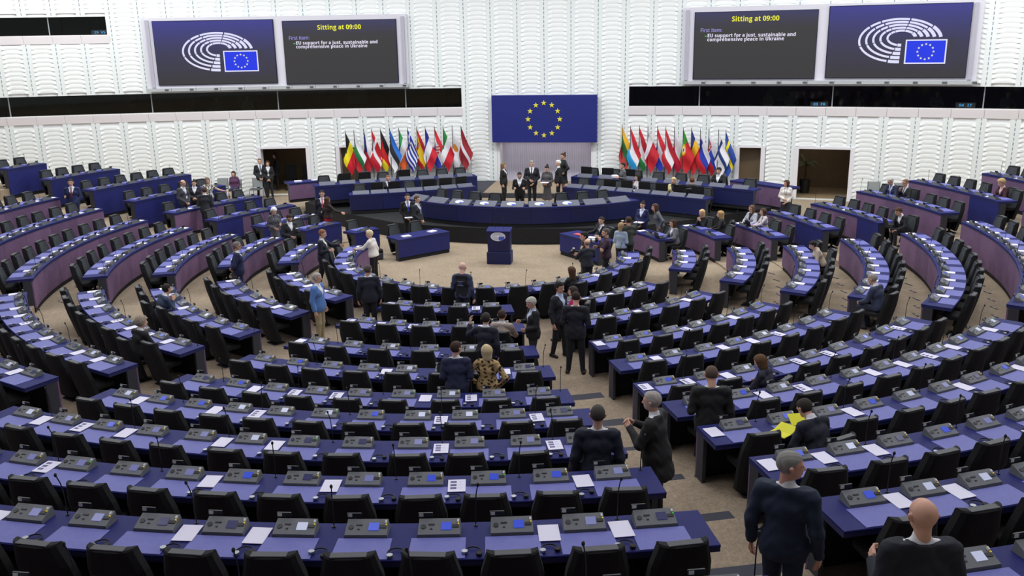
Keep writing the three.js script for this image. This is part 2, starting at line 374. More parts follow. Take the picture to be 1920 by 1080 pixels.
// a desk in a local frame. o: {k, L, seats, front: drop of the floor in front, panels: fn(i, n) -> material, ...}
function buildDesk(name, label, group, pos, turn, o) {
  const P = path(o.k), L = o.L, h = o.h ?? 0.75, dep = o.depth ?? 0.63, drop = o.drop ?? 0;
  const d = thing(name, label, 'desk', pos, turn, group);
  part('desktop', sweep(P, -L / 2, L / 2, [[-0.02, h - 0.022], [-0.02, h - 0.004], [-0.014, h], [dep - 0.006, h], [dep, h - 0.006], [dep, h - 0.022]]), M.desk, d);
  part('edge_band', sweep(P, -L / 2, L / 2, rect(-0.012, dep - 0.01, h - 0.075, h - 0.022)), M.deskEdge, d);
  const n = o.panelCount ?? Math.max(1, Math.round(L / 1.42));
  for (let i = 0; i < n; i++) {
    const a = -L / 2 + L * i / n + (i ? 0.004 : 0), b = -L / 2 + L * (i + 1) / n - (i < n - 1 ? 0.004 : 0);
    part('front_panel', sweep(P, a, b, rect(0, 0.03, -drop + 0.13, h - 0.075), 0.3), o.panels(i, n), d);
  }
  part('kick_board', sweep(P, -L / 2 + 0.01, L / 2 - 0.01, rect(0.03, 0.06, -drop, h - 0.075)), M.black, d);
  for (const s of [-1, 1]) part('end_panel', sweep(P, s > 0 ? L / 2 - 0.05 : -L / 2, s > 0 ? L / 2 : -L / 2 + 0.05, rect(0.03, 0.24, 0, h - 0.075)), M.charcoal, d);
  const m = o.margin ?? 0.14, N = o.seats ?? Math.max(1, Math.floor((L - 2 * m) / (o.pitch ?? 0.71) + 0.2)), pitch = (L - 2 * m) / N;
  const W = (s, nn, y) => { const q = P(s); return d.localToWorld(new THREE.Vector3(q.x + q.nx * nn, y, q.z + q.nz * nn)); };
  d.updateMatrixWorld(true);
  const seats = [];
  for (let i = 0; i < N; i++) {
    const s = -L / 2 + m + pitch * (i + 0.5), q = P(s), at = W(s, 0.3, h), vis = inView(at.x, at.y, at.z);
    seats.push({ s, q, vis, i, yaw: turn + q.a, chair: W(s, o.chairN ?? 0.62, 0), paper: W(s + (o.paperSide ?? -1) * pitch * 0.5, 0.245, h), head: W(s + pitch * 0.5 - 0.02, dep - 0.1, h), pitch });
    if (!vis) continue;
    if (o.pads !== false) part('writing_pad', sweep(P, s - 0.25, s + 0.25, [[0.265, h], [dep - 0.012, h], [dep - 0.012, h + 0.006], [0.265, h + 0.006]], 0.26), M.pad, d);
    if (o.consoles !== false) {
      const c = console0.clone(); c.position.set(q.x, h, q.z); c.rotation.y = q.a; d.add(c);
      const sm = M.screens[o.screen ? o.screen(i, N) : Math.floor(rnd() * 5)]; c.children[1].material = sm; c.children[4].material = M.led[rnd() < 0.2 ? 1 : 0];
    }
    if (o.mics !== false && i % 2 === (o.micPhase ?? 0)) { const a = P(s + pitch * 0.5 * (o.micSide ?? 1)); part('microphone', micGeo, M.mic, d, [a.x + a.nx * 0.055, h, a.z + a.nz * 0.055], a.a + rr(-0.8, 0.8)); }
  }
  return { d, seats, P, W, N, pitch };
}
function placeChair(x, y, z, turn, label, group, proto = chair0, name = 'desk_chair', always = false) {
  if (!always && occupied(x, y, z)) return null;
  const c = proto.clone(); c.name = numbered(name); c.position.set(x, y, z); c.rotation.y = turn; scene.add(c);
  return tag(c, label, 'chair', group);
}
const DESKS = {};
const allChairs = [];
const PURPLE = (i, n) => M.purple[i % 3], BLUE = (i, n) => M.blue[i % 2];
function rowDesk(block, k, a0, a1, o = {}) {
  const R = ROW_R[k], mid = (a0 + a1) / 2, L = (a1 - a0) * D2R * R, [x, z] = pol(R, mid);
  const side = o.label ?? `curved blue desk with consoles, ${ORD[k]} row, ${BLOCKS[block]}`;
  const r = buildDesk('curved_desk', side, 'curved desks of the hall', [x, ROW_F[k], z], mid * D2R, { k: 1 / R, L, drop: ROW_F[k] - ROW_F[k - 1], panels: o.panels ?? PURPLE, micPhase: k % 2, pitch: [0, 0.72, 0.74, 0.74, 0.74, 0.74, 0.735, 0.73, 0.715, 0.69, 0.655, 0.64, 0.64][k], ...o });
  DESKS[block + k] = r; r.block = block; r.row = k;
  for (const q of r.seats) if (q.vis) allChairs.push({ ...q, block, k, o });
  return r;
}
// ---------------------------------------------------------------- the rows, block by block (angles in degrees about the open floor)
const firstBlue = (i, n) => i === n - 1 ? M.blue[0] : M.purple[i % 3];
const lastBlue = (i, n) => i === 0 ? M.blue[0] : M.purple[i % 3];
rowDesk('C', 1, -99, 97.7, { label: 'long curved blue desk ringing the open beige floor, front row', margin: 0.1 });
for (const [k, a0, a1] of [[2, -15.4, 16.3], [3, -15.7, 16.7], [4, -16.4, 16.7], [5, -16.1, 16.8], [6, -15.9, 16.8], [7, -15.7, 16.8], [8, -15.8, 16.7], [9, -15.8, 16.6], [10, -15.8, 16.5], [11, -15.8, 16.4]]) rowDesk('C', k, a0, a1);
for (const [k, a0, a1] of [[2, -61, -27.5], [3, -58.4, -25.5], [4, -57.4, -24.1], [5, -56.5, -22.8], [6, -55.9, -21.9], [7, -55.4, -21], [8, -55, -20.6]]) rowDesk('L1', k, a0, a1);
for (const [k, a0, a1] of [[2, -98, -72.9], [3, -101.4, -70.6], [4, -100.9, -67], [5, -99.9, -64.6], [6, -99.5, -62.5], [7, -98.9, -61.2], [8, -98.6, -60.4]]) rowDesk('L2', k, a0, a1);
for (const [k, a0, a1] of [[2, -127.7, -117], [3, -124, -111], [4, -126, -109.4], [5, -126.2, -106.7], [6, -124.3, -105.6], [7, -122, -105], [8, -120.3, -104.2], [9, -113.3, -103.2], [10, -107.2, -102.1]])
  rowDesk('L3', k, a0, a1, { panels: k >= 7 ? BLUE : k === 6 ? (i, n) => i === 0 ? M.blue[0] : M.purple[i % 3] : firstBlue });
for (const [k, a0, a1] of [[2, 27, 58.6], [3, 25.3, 57.9], [4, 24.2, 57.6], [5, 23.1, 56.8], [6, 22.2, 56], [7, 21.5, 55.4], [8, 20.8, 55], [9, 20.5, 54.6], [10, 19.9, 54], [11, 19.5, 53.5]]) rowDesk('R1', k, a0, a1);
for (const [k, a0, a1] of [[2, 75.1, 99], [3, 67.6, 99.3], [4, 65.2, 99.1], [5, 63.5, 99], [6, 61.2, 98.1], [7, 60, 97.6], [8, 59.4, 97.4]]) rowDesk('R2', k, a0, a1, { paperSide: 1 });
for (const [k, a0, a1] of [[2, 113.9, 130], [3, 109.1, 127], [4, 106, 122.3], [5, 106.4, 124.4], [6, 105.2, 122.7], [7, 102.9, 121.2], [8, 102.2, 118.7], [9, 102, 113.5]])
  rowDesk('R3', k, a0, a1, { panels: k === 5 || k === 6 || k === 8 ? lastBlue : PURPLE, paperSide: 1 });
// chairs: those that show largest are things, the small far ones beyond 300 one object
const FRAME = new THREE.Frustum(); camera.updateProjectionMatrix(); FRAME.setFromProjectionMatrix(new THREE.Matrix4().multiplyMatrices(camera.projectionMatrix, camera.matrixWorldInverse));
for (const c of allChairs) c.order = camDist(c.chair.x, c.chair.y, c.chair.z) + (FRAME.containsPoint(new THREE.Vector3(c.chair.x, c.chair.y + 0.9, c.chair.z)) ? 0 : 100);
allChairs.sort((a, b) => a.order - b.order);
console.log('seats in view', allChairs.length);
// ---------------------------------------------------------------- where people stand or sit (metres)
const POS = { a1: [-15.5, 0.82, -2.43], a2: [-12.59, 0.46, -4.87], a3: [-12.54, 0.46, -5.66], a4: [-11.44, 0.26, -4.3], a5: [-12.21, 0.46, -6.10], a6: [-13.93, 0.20, -11.93], a7: [-12.98, 0.20, -12.7], a8: [-12.62, 0.20, -12.75], a9: [-13.12, 0.20, -14.86], a10: [-7.16, 0.05, -5.05], a11: [-6.76, 0.05, -4.48], a12: [-7.88, 0.05, -2.24], a13: [-6.76, 0.00, -0.87], a14: [-6.56, 0.00, 3.42], a15: [-4.66, 0.00, 1.77], a16: [-3.3, 0.00, 1.1], a17: [-1.96, 0.00, 5.78], a18: [-2.98, 0.00, 6.65], a19: [-7.00, 0.08, 7.03], a20: [-5.64, 0.26, 10.23], b1: [-3.85, 0.00, -4.92], b2: [-3.32, 0.00, -4.25], b3: [-5.58, 0.60, -8.3], b4: [-1.08, 0.60, -9.73], b5: [0.01, 0.60, -6.89], b6: [0.18, 0.60, -9.06], b7: [0.81, 0.60, -8.98], b8: [1.17, 0.60, -9.86], b9: [1.27, 0.80, -10.81], b10: [3.78, 0.60, -9.71], b11: [4.44, 0.60, -8.8], b12: [5.79, 0.60, -8.17], b13: [6.45, 0.60, -7.8], b14: [7.53, 0.80, -9.08], c1: [4.67, 0.00, -4.43], c2: [5.29, 0.00, -3.93], c3: [3.40, 0.00, -2.86], c4: [4.08, 0.00, -0.77], c5: [4.30, 0.00, -0.84], c6: [3.12, 0.00, 1.48], c7: [3.22, 0.00, 1.72], c8: [3.71, 0.00, 0.90], c9: [5.78, 0.00, -2.85], c10: [6.78, 0.05, -4.57], c11: [7.40, 0.05, -4.16], c12: [8.49, 0.08, -5.2], c13: [8.83, 0.08, -4.58], c14: [9.95, 0.20, -8.1], c15: [13.54, 0.82, -6.91], c16: [13.82, 0.82, -6.3], c17: [16.37, 1.18, -4.51], c18: [13.03, 0.46, -3.2], c19: [9.95, 0.08, 0.13], c20: [10.43, 0.26, 5.19], d1: [0.38, 0.00, 5.47], d2: [3.01, 0.00, 3.91], d3: [3.0, 0.05, 7.24], d4: [3.23, 0.00, 5.92], d5: [3.47, 0.05, 8.3], d6: [2.53, 0.05, 8.24], d7: [1.76, 0.08, 9.78], d8: [1.84, 0.05, 8.29], d9: [1.68, 0.26, 12.14], d10: [2.21, 0.26, 12.0], d11: [4.49, 1.18, 16.95], d12: [5.2, 1.18, 16.5], d13: [5.96, 0.82, 14.58], d14: [7.12, 0.46, 11.68], d15: [7.36, 1.18, 15.56], d16: [6.28, 1.94, 19.72], d17: [6.96, 2.33, 21.13] };
const SEATED = new Set('a6 a19 a20 b3 b11 b12 b13 b14 c3 c9 c10 c11 c12 c13 c15 c16 c17 c18 c19 c20 d2 d4 d8 d14 d15'.split(' '));
const occupied = (x, y, z) => Object.entries(POS).some(([k, p]) => Math.abs(p[1] - y) < 0.5 && Math.hypot(p[0] - x, p[2] - z) < (SEATED.has(k) ? 0.46 : 0.36));
{
  let n = 0; const rest = [];
  for (const c of allChairs) {
    const turn = c.yaw + rr(-0.07, 0.07), { x, y, z } = c.chair, dx = rr(-0.03, 0.03);
    const px = x + Math.cos(c.yaw) * dx, pz = z - Math.sin(c.yaw) * dx;
    if (occupied(px, y, pz)) continue;
    if (n < 285) {
      placeChair(px, y, pz, turn, c.k === 1 ? 'black swivel chair along the front desk ringing the open floor' : `black swivel chair at the ${ORD[c.k]}-row desk, ${BLOCKS[c.block]}`, `chairs of the ${ORD[c.k]} row in the ${BLOCKS[c.block]}`); n++;
    } else rest.push([px, y, pz, turn]);
  }
  if (rest.length) {
    const g = thing('desk_chair_rows', 'far black swivel chairs at the end rows by the side doors', 'chairs'); g.userData.kind = 'stuff';
    for (const [key, mat] of [['shell', M.chairShell], ['cushion', M.chairCushion], ['seat', M.chairShell], ['cap', M.chairTop], ['column', M.black], ['foot', M.black]]) {
      const m = part({ shell: 'backrest', cushion: 'back_cushion', seat: 'seat', cap: 'top_edge', column: 'column', foot: 'foot_plate' }[key], merge(rest.map(([x, y, z, t]) => chairGeo[key].clone().rotateY(t).translate(x, y, z))), mat, g); m.userData.kind = 'stuff';
    }
  }
  console.log('chairs', n, rest.length);
}
// ---------------------------------------------------------------- things on and in the white wall
const up1 = x => Math.min(1, Math.max(0, x));
function drawLogo(c, cx, cy, R, col = '#e4e4ff') {          // five broken rings and the starred rectangle
  c.strokeStyle = col; c.lineCap = 'butt';
  const seg = [[-82, -58], [-54, -22], [-18, 18], [22, 58], [62, 98], [102, 148], [152, 205], [209, 268]];
  for (let i = 0; i < 5; i++) {
    const f = 1 - i * 0.165;
    for (const [a, b] of [[-118, -78], [-76, -40], [-38, -8], [88, 104], [106, 164], [166, 220], [222, 240]]) {
      c.lineWidth = R * (a >= -40 && a < 0 ? 0.085 : a === 88 ? 0.08 : 0.055);
      c.beginPath(); c.ellipse(cx + (1 - f) * R * 0.06, cy - (1 - f) * R * 0.1, R * f, R * f * 0.55, 0, a * D2R, b * D2R); c.stroke();
    }
  }
}
function drawStar(c, x, y, r) { c.beginPath(); for (let i = 0; i < 10; i++) { const a = -Math.PI / 2 + i * Math.PI / 5, q = i % 2 ? r * 0.4 : r; c[i ? 'lineTo' : 'moveTo'](x + q * Math.cos(a), y + q * Math.sin(a)); } c.closePath(); c.fill(); }
function drawFlagBox(c, x, y, w, h) {
  c.fillStyle = '#e8e8ff'; c.fillRect(x, y, w, h); c.fillStyle = '#0a2ee6'; c.fillRect(x + w * 0.035, y + w * 0.035, w * 0.93, h - w * 0.07); c.fillStyle = '#f2f0c8';
  for (let i = 0; i < 12; i++) drawStar(c, x + w / 2 + Math.sin(i * Math.PI / 6) * h * 0.31, y + h / 2 - Math.cos(i * Math.PI / 6) * h * 0.31, h * 0.062);
}
const logoTex = canvasTex(768, 416, (c, w, h) => {
  const g = c.createLinearGradient(0, 0, 0, h); g.addColorStop(0, '#34348c'); g.addColorStop(0.5, '#312f50'); g.addColorStop(1, '#302e30');
  c.fillStyle = g; c.fillRect(0, 0, w, h);
  drawLogo(c, w * 0.52, h * 0.485, w * 0.29);
  c.fillStyle = '#312f45'; c.fillRect(w * 0.555, h * 0.46, w * 0.36, h * 0.4);
  drawFlagBox(c, w * 0.565, h * 0.475, w * 0.29, h * 0.335);
});
const textTex = canvasTex(768, 416, (c, w, h) => {
  c.fillStyle = '#302e30'; c.fillRect(0, 0, w, h);
  const g = c.createLinearGradient(0, 0, 0, h * 0.25); g.addColorStop(0, '#33325c'); g.addColorStop(1, '#302e30'); c.fillStyle = g; c.fillRect(0, 0, w, h * 0.25);
  c.font = 'bold 42px sans-serif'; c.fillStyle = '#f4f22c'; c.textAlign = 'center'; c.fillText('Sitting at 09:00', w * 0.5, h * 0.14);
  c.textAlign = 'left'; c.font = '32px sans-serif'; c.fillStyle = '#a9a6ff'; c.fillText('First item:', w * 0.045, h * 0.29);
  c.fillStyle = '#35d04a'; c.fillRect(w * 0.085, h * 0.345, 12, 6);
  c.font = 'bold 31px sans-serif'; c.fillStyle = '#efeaff'; c.fillText('EU support for a just, sustainable and', w * 0.105, h * 0.37); c.fillText('comprehensive peace in Ukraine', w * 0.105, h * 0.43);
});
const screenMat = t => new THREE.MeshStandardMaterial({ color: 0x050505, emissive: 0xffffff, emissiveMap: t, emissiveIntensity: 0.95, roughness: 0.6 });
const logoMat = screenMat(logoTex), textMat = screenMat(textTex);
const housingMat = std(0xdcdae4, 0.55), finMat = std(0xb4b2bf, 0.5), bezelMat = std(0x1c1c40, 0.4), ventMat = std(0x55585c, 0.6), ledgeMat = std(0xb9bcbf, 0.4);
// a flat upright panel between two plan points
function panelBetween(name, p, q, y0, y1, th, mat, parent, faceMat) {
  const L = Math.hypot(q[0] - p[0], q[1] - p[1]), ang = Math.atan2(-(q[1] - p[1]), q[0] - p[0]);
  const m = part(name, new THREE.BoxGeometry(L, y1 - y0, th), faceMat ? [mat, mat, mat, mat, faceMat, mat] : mat, parent, [(p[0] + q[0]) / 2, (y0 + y1) / 2, (p[1] + q[1]) / 2], ang);
  return m;
}
function videoWall(x0, x1, scr, label, s) {
  const g = thing('video_wall', label, 'display', [0, 0, 0]);
  const P = (x, d) => wallAt(x, d).slice(0, 2);
  panelBetween('housing', P(x0, 0.14), P((x0 + x1) / 2, 0.14), 5.16, 8.30, 0.16, housingMat, g);
  panelBetween('housing', P((x0 + x1) / 2, 0.14), P(x1, 0.14), 5.16, 8.30, 0.16, housingMat, g);
  for (const [a, b, y0, y1, mat] of scr) {
    panelBetween('bezel', P(a - 0.03, 0.27), P(b + 0.03, 0.27), y0 - 0.03, y1 + 0.03, 0.06, bezelMat, g);
    panelBetween('screen', P(a, 0.31), P(b, 0.31), y0, y1, 0.02, bezelMat, g, mat);
  }
  for (const x of [x0 + (s > 0 ? 0.16 : 0.28), x1 - (s > 0 ? 0.28 : 0.16)]) panelBetween('side_fin', P(x - 0.07, 0.28), P(x + 0.07, 0.28), 5.28, 8.2, 0.1, finMat, g);
  const n = 11;
  for (let i = 0; i < n; i++) {
    const a = x0 + (x1 - x0) * i / n, b = x0 + (x1 - x0) * (i + 1) / n;
    panelBetween('ledge', P(a + 0.01, 0.33), P(b - 0.01, 0.33), 5.1, 5.24, 0.34, ledgeMat, g);
    panelBetween('vent', P(b - 0.22, 0.505), P(b - 0.06, 0.505), 5.13, 5.21, 0.02, ventMat, g);
  }
}
videoWall(-17.72, -6.16, [[-17.2, -12.1, 5.39, 8.14, logoMat], [-11.66, -6.63, 5.32, 8.06, textMat]], 'pair of large wall screens above the booths on the Belgian flag side', -1);
videoWall(6.12, 17.5, [[6.6, 11.52, 5.33, 8.07, textMat], [11.98, 17.06, 5.36, 8.18, logoMat]], 'pair of large wall screens above the booths on the Swedish flag side', 1);

// the blue board with its ring of twelve stars
{
  const g = thing('starred_board', 'large dark blue board with twelve yellow stars above the dais', 'sign', [0.02, 0, -14.6]);
  part('board', rbox(4.8, 2.12, 0.22, 0.015, 0, 3.61, 0), std(0x1b2578, 0.5), g);
  const sh = new THREE.Shape(); for (let i = 0; i < 10; i++) { const a = Math.PI / 2 + i * Math.PI / 5, q = i % 2 ? 0.052 : 0.132; sh[i ? 'lineTo' : 'moveTo'](q * Math.cos(a), q * Math.sin(a)); }
  const sg = new THREE.ExtrudeGeometry(sh, { depth: 0.03, bevelEnabled: false }), sm = std(0xe6e04e, 0.5);
  for (let i = 0; i < 12; i++) part('star', sg, sm, g, [Math.sin(i * Math.PI / 6) * 0.725, 3.6 + Math.cos(i * Math.PI / 6) * 0.725, 0.105]);
}
// niche with ribbed white back below the board
{
  const n = new THREE.Group(); n.name = 'wall_niche'; n.userData.kind = 'structure'; scene.add(n);
  const ribMat = std(0xd8d4e2, 0.65);
  part('niche_back', box(4.4, 2.7, 0.05, 0.02, 1.3, -15.75), ribMat, n);
  for (let i = 0; i < 40; i++) part('rib', rbox(0.085, 2.62, 0.03, 0.012, -2.07 + i * 0.107, 1.3, -15.72, 1), ribMat, n);
  const nl = thing('niche_light', 'slim light strip at the top of the white niche under the board', 'light strip', [0.02, 2.5, -15.3]); part('case', box(4.0, 0.04, 0.16, 0, 0.02, 0), lampFrameMat, nl); part('diffuser', box(3.9, 0.015, 0.12, 0, -0.005, 0), lampMat, nl);
  const NL = new THREE.RectAreaLight(0xf6f4ff, 4, 3.9, 0.12); NL.position.y = -0.02; NL.rotation.x = -Math.PI / 2; nl.add(NL);
  part('niche_side', box(0.12, 2.7, 0.9, -2.16, 1.3, -15.3), M.whiteWarm, n); part('niche_side', box(0.12, 2.7, 0.9, 2.2, 1.3, -15.3), M.whiteWarm, n); part('niche_top', box(4.5, 0.1, 0.9, 0.02, 2.66, -15.3), M.whiteWarm, n);
}
// interpreters' booths: dark rooms behind long glass
const boothDark = std(0x1b2826, 0.8), boothMid = std(0x33423e, 0.8), boothPanel = std(0x5d6b64, 0.8);
const glassMat = new THREE.MeshPhysicalMaterial({ color: 0xb4beb9, roughness: 0.04, transmission: 1, thickness: 0, ior: 1.5 });
const boothGlow = new THREE.MeshStandardMaterial({ color: 0xffffff, emissive: 0xeafff4, emissiveIntensity: 0.4 });
const mullMat = std(0xa9adb0, 0.4, { metalness: 0.4 });
function booth(idx, s0, s1, y0, y1, mulls) {
  const g = new THREE.Group(); g.name = `window_${idx}`; g.userData.kind = 'structure'; scene.add(g);
  part('booth_back', sweep(wallPath, s0, s1, rect(-2.6, -2.5, y0 - 0.4, y1 + 0.25), 1.3).translate(0, 0, W0), boothDark, g);
  part('booth_floor', sweep(wallPath, s0, s1, rect(-2.6, -0.36, y0 - 0.5, y0 - 0.4), 1.3).translate(0, 0, W0), boothDark, g);
  part('booth_ceiling', sweep(wallPath, s0, s1, rect(-2.6, -0.36, y1 + 0.12, y1 + 0.25), 1.3).translate(0, 0, W0), boothDark, g);
  part('booth_counter', sweep(wallPath, s0, s1, rect(-0.85, -0.36, y0 - 0.06, y0 - 0.02), 1.3).translate(0, 0, W0), boothMid, g);
  for (const s of [s0, s1]) part('booth_end', sweep(wallPath, s - 0.05, s + 0.05, rect(-2.6, -0.34, y0 - 0.5, y1 + 0.25), 1).translate(0, 0, W0), boothDark, g);
  const cuts = [s0, ...mulls, s1];
  for (let i = 0; i < cuts.length - 1; i++) part('glass_pane', sweep(wallPath, cuts[i] + 0.02, cuts[i + 1] - 0.02, rect(-0.2, -0.19, y0, y1), 1.3).translate(0, 0, W0), glassMat, g);
  for (const s of mulls) part('mullion', sweep(wallPath, s - 0.022, s + 0.022, rect(-0.22, -0.16, y0, y1), 1).translate(0, 0, W0), mullMat, g);
  for (let i = 1; i < (s1 - s0) / 2.9; i++) part('partition', sweep(wallPath, s0 + i * 2.87 - 0.03, s0 + i * 2.87 + 0.03, rect(-2.5, -1.0, y0 - 0.4, y1 + 0.12), 1).translate(0, 0, W0), i % 2 ? boothMid : boothDark, g);
  return g;
}
const bL = booth(1, -NB * BAY * WR, arcS(-3.76), 4.13, 5.0, [-24.1, -18.05, -12.37, -6.45]);
const bR = booth(2, arcS(3.8), NB * BAY * WR, 4.13, 5.0, [6.9, 12.44, 18.15]);
const bU = booth(3, -NB * BAY * WR, arcS(-19.15), 7.62, 8.4, [-22.0]);
function boothBoard(g, s, w, y0, y1, mat) { part('pale_panel', sweep(wallPath, s - w / 2, s + w / 2, rect(-2.48, -2.44, y0, y1), 1).translate(0, 0, W0), mat, g); }
boothBoard(bR, 10.2, 1.1, 4.2, 4.98, boothPanel); boothBoard(bL, -9.1, 0.9, 4.2, 4.98, boothPanel); boothBoard(bL, -14.4, 0.6, 4.2, 4.98, boothMid); boothBoard(bL, -4.3, 0.7, 4.2, 4.98, boothMid); boothBoard(bR, 17.9, 0.5, 4.2, 4.95, boothMid);
boothBoard(bU, -21.2, 1.6, 7.7, 8.4, boothPanel);
for (const [s, y] of [[-21, 5.08], [-15, 5.08], [-9, 5.08], [-5, 5.08], [5.5, 5.08], [10, 5.08], [15.4, 5.08], [20.5, 5.08], [-22, 8.48]]) {
  const q = wallPath(s), g = thing('booth_lamp', y > 6 ? 'small dim lamp in the upper interpreters booth' : 'small dim ceiling lamp in the long interpreters booth', 'lamp', [q.x - q.nx * 1.6, y, q.z - q.nz * 1.6 + W0], q.a, 'dim lamps of the booths');
  part('case', box(0.3, 0.03, 0.3, 0, 0.01, 0), lampFrameMat, g); part('diffuser', box(0.26, 0.01, 0.26, 0, -0.008, 0), boothGlow, g);
  const L = new THREE.RectAreaLight(0xeafff4, 2.2, 0.26, 0.26); L.position.y = -0.02; L.rotation.x = -Math.PI / 2; g.add(L);
}
function boothSign(x, y, text, label) {
  const [px, pz, a] = wallAt(x, -0.13);
  const t = canvasTex(128, 40, (c, w, h) => { c.fillStyle = '#030608'; c.fillRect(0, 0, w, h); c.fillStyle = '#38b4ff'; c.font = 'bold 30px monospace'; c.textAlign = 'center'; c.fillText(text, w / 2, 31); });
  const g = thing('booth_number_sign', label, 'sign', [px, y, pz], a, 'glowing booth numbers');
  part('sign_case', box(0.72, 0.2, 0.05, 0, 0, -0.03), M.consoleDark, g);
  part('sign_face', new THREE.PlaneGeometry(0.7, 0.18).translate(0, 0, 0.002), screenMat(t), g);
}
boothSign(-19.6, 7.73, '29 VS', 'glowing blue booth number 29 VS in the upper booth window');
boothSign(11.88, 4.24, '03 FR', 'glowing blue booth number 03 FR behind the long window');
boothSign(17.32, 4.26, '04 IT', 'glowing blue booth number 04 IT behind the long window');

// doorways: brown corridor behind the wall, white frames and thresholds
const brown = new THREE.MeshStandardMaterial({ map: noiseTex(128, 128, [112, 94, 72], [0.06, 0.06], [5, 40], 1), roughness: 0.8 }), brownDark = std(0x66553f, 0.7), sill = std(0xd9d8d4, 0.6);
for (const s of [-1, 1]) {
  const c = new THREE.Group(); c.name = `wall_corridor_${s < 0 ? 'left' : 'right'}`; c.userData.kind = 'structure'; scene.add(c);
  const A0 = arcS(s > 0 ? 7.9 : -14.9), B0 = arcS(s > 0 ? 14.9 : -7.9), cor = (n0, n1, y0, y1, a = A0, b = B0) => sweep(wallPath, a, b, rect(n0, n1, y0, y1), 1.2).translate(0, 0, W0);
  part('corridor_back', cor(-3.5, -3.35, 0, 2.95), brown, c); part('corridor_ceiling', cor(-3.5, -0.37, 2.95, 3.1), brown, c); part('corridor_floor', cor(-3.5, -0.37, 0.02, 0.2), std(0x8a7658, 0.85), c);
  part('corridor_end', cor(-3.5, -0.37, 0, 2.95, A0 - 0.1, A0), brown, c); part('corridor_end', cor(-3.5, -0.37, 0, 2.95, B0, B0 + 0.1), brown, c);
  const lg = thing('corridor_light', `small ceiling light in the corridor on the ${s < 0 ? 'Belgian' : 'Swedish'} flag side`, 'ceiling light', [s * 12, 2.86, -15.6]);
  part('case', box(0.7, 0.05, 0.7, 0, 0.02, 0), lampFrameMat, lg); part('diffuser', box(0.6, 0.02, 0.6, 0, -0.015, 0), lampMat, lg);
  const L = new THREE.RectAreaLight(0xfff0dc, s < 0 ? 1.6 : 5, 0.6, 0.6); L.position.y = -0.04; L.rotation.x = -Math.PI / 2; lg.add(L);
  // frames
  [[11.15, 13.25], [8.69, 9.63]].forEach(([a, b], i) => {
    const f = new THREE.Group(); f.name = `door_${(s < 0 ? 0 : 2) + i + 1}`; f.userData.kind = 'structure'; scene.add(f);
    const A = arcS(s > 0 ? a : -b), B = arcS(s > 0 ? b : -a);
    for (const [q0, q1] of [[A - 0.16, A + 0.02], [B - 0.02, B + 0.16]]) part('door_jamb', sweep(wallPath, q0, q1, rect(-0.5, 0.07, 0, 2.45), 1).translate(0, 0, W0), M.whiteWarm, f);
    part('door_head', sweep(wallPath, A, B, rect(-0.5, 0.07, 2.36, 2.46), 1).translate(0, 0, W0), M.whiteWarm, f);
    part('threshold', sweep(wallPath, A, B, rect(-0.5, 0.35, 0, 0.17), 1).translate(0, 0, W0), sill, f);
    if (i) part('door_leaf', sweep(wallPath, A + 0.02, B - 0.02, rect(-0.46, -0.4, 0.17, 2.36), 1).translate(0, 0, W0), brownDark, f);
  });
}
// potted palm in the corridor
{
  const [x, z] = [11.75, -15.4];
  const g = thing('potted_palm', 'potted palm in a dark tub inside the doorway', 'plant', [x, 0.2, z]);
  part('tub', cyl(0.24, 0.2, 0.6, 0, 0.3, 0, 18), std(0x1d1a17, 0.6), g); part('trunk', cyl(0.03, 0.05, 0.7, 0, 0.9, 0, 8), std(0x3c3020, 0.9), g);
  const lm = std(0x2e3d22, 0.7);
  for (let i = 0; i < 14; i++) {
    const a = i * 2.4, len = rr(0.5, 0.85), up = rr(0.15, 0.75), pos = [], uv = [], faces = [];
    for (let j = 0; j <= 6; j++) { const t = j / 6, r = t * len, y = 1.2 + up * Math.sin(t * 2.2) * 0.9 - t * t * 0.25, w = 0.055 * Math.sin(Math.PI * (0.1 + t * 0.9)); for (const q of [-w, 0, w]) { pos.push([Math.cos(a) * r - Math.sin(a) * q, y - Math.abs(q) * 0.5, Math.sin(a) * r + Math.cos(a) * q]); uv.push([t, q]); } }
    for (let j = 0; j < 6; j++) for (let q = 0; q < 2; q++) faces.push([j * 3 + q, j * 3 + q + 1, j * 3 + q + 4, j * 3 + q + 3]);
    part('frond', quads(pos, uv, faces), lm, g);
  }
}
// ---------------------------------------------------------------- the dais: stage, president's desk, official wings, tables, lectern
{
  const arcPts = []; for (let i = 0; i <= 24; i++) { const x = -4.5 + 9 * i / 24; arcPts.push([x, -4.62 - (13.2 - Math.sqrt(13.2 * 13.2 - x * x))]); }
  const st = new THREE.Group(); st.name = 'floor_stage'; st.userData.kind = 'structure'; st.userData.label = 'dark raised stage under the dais'; scene.add(st);
  const poly = [[-9.6, -9.4], [-7.0, -7.1], ...arcPts, [7.0, -7.1], [9.6, -9.4], [9.0, -13.6], [4, -14.5], [-4, -14.5], [-9.0, -13.6]];
  part('stage_base', prism(poly, 0, 0.58), M.black, st);
  part('stage_carpet', prism([[-3.4, -5.9], [3.4, -5.9], [2.2, -11], [-2.2, -11]], 0.575, 0.6), M.carpet, st);
  const step2 = [[-8.9, -8.6], [-2.2, -10.9], [2.2, -10.9], [8.9, -8.6], [8.8, -13.4], [3.9, -14.4], [-3.9, -14.4], [-8.8, -13.4]];
  part('upper_stage', prism(step2.map(([x, z]) => [x * 0.98, z]), 0.6, 0.8), M.carpetDark, st); part('upper_carpet', prism([[-2.2, -10.95], [2.2, -10.95], [2.2, -14.4], [-2.2, -14.4]], 0.8, 0.805), M.carpet, st);
}
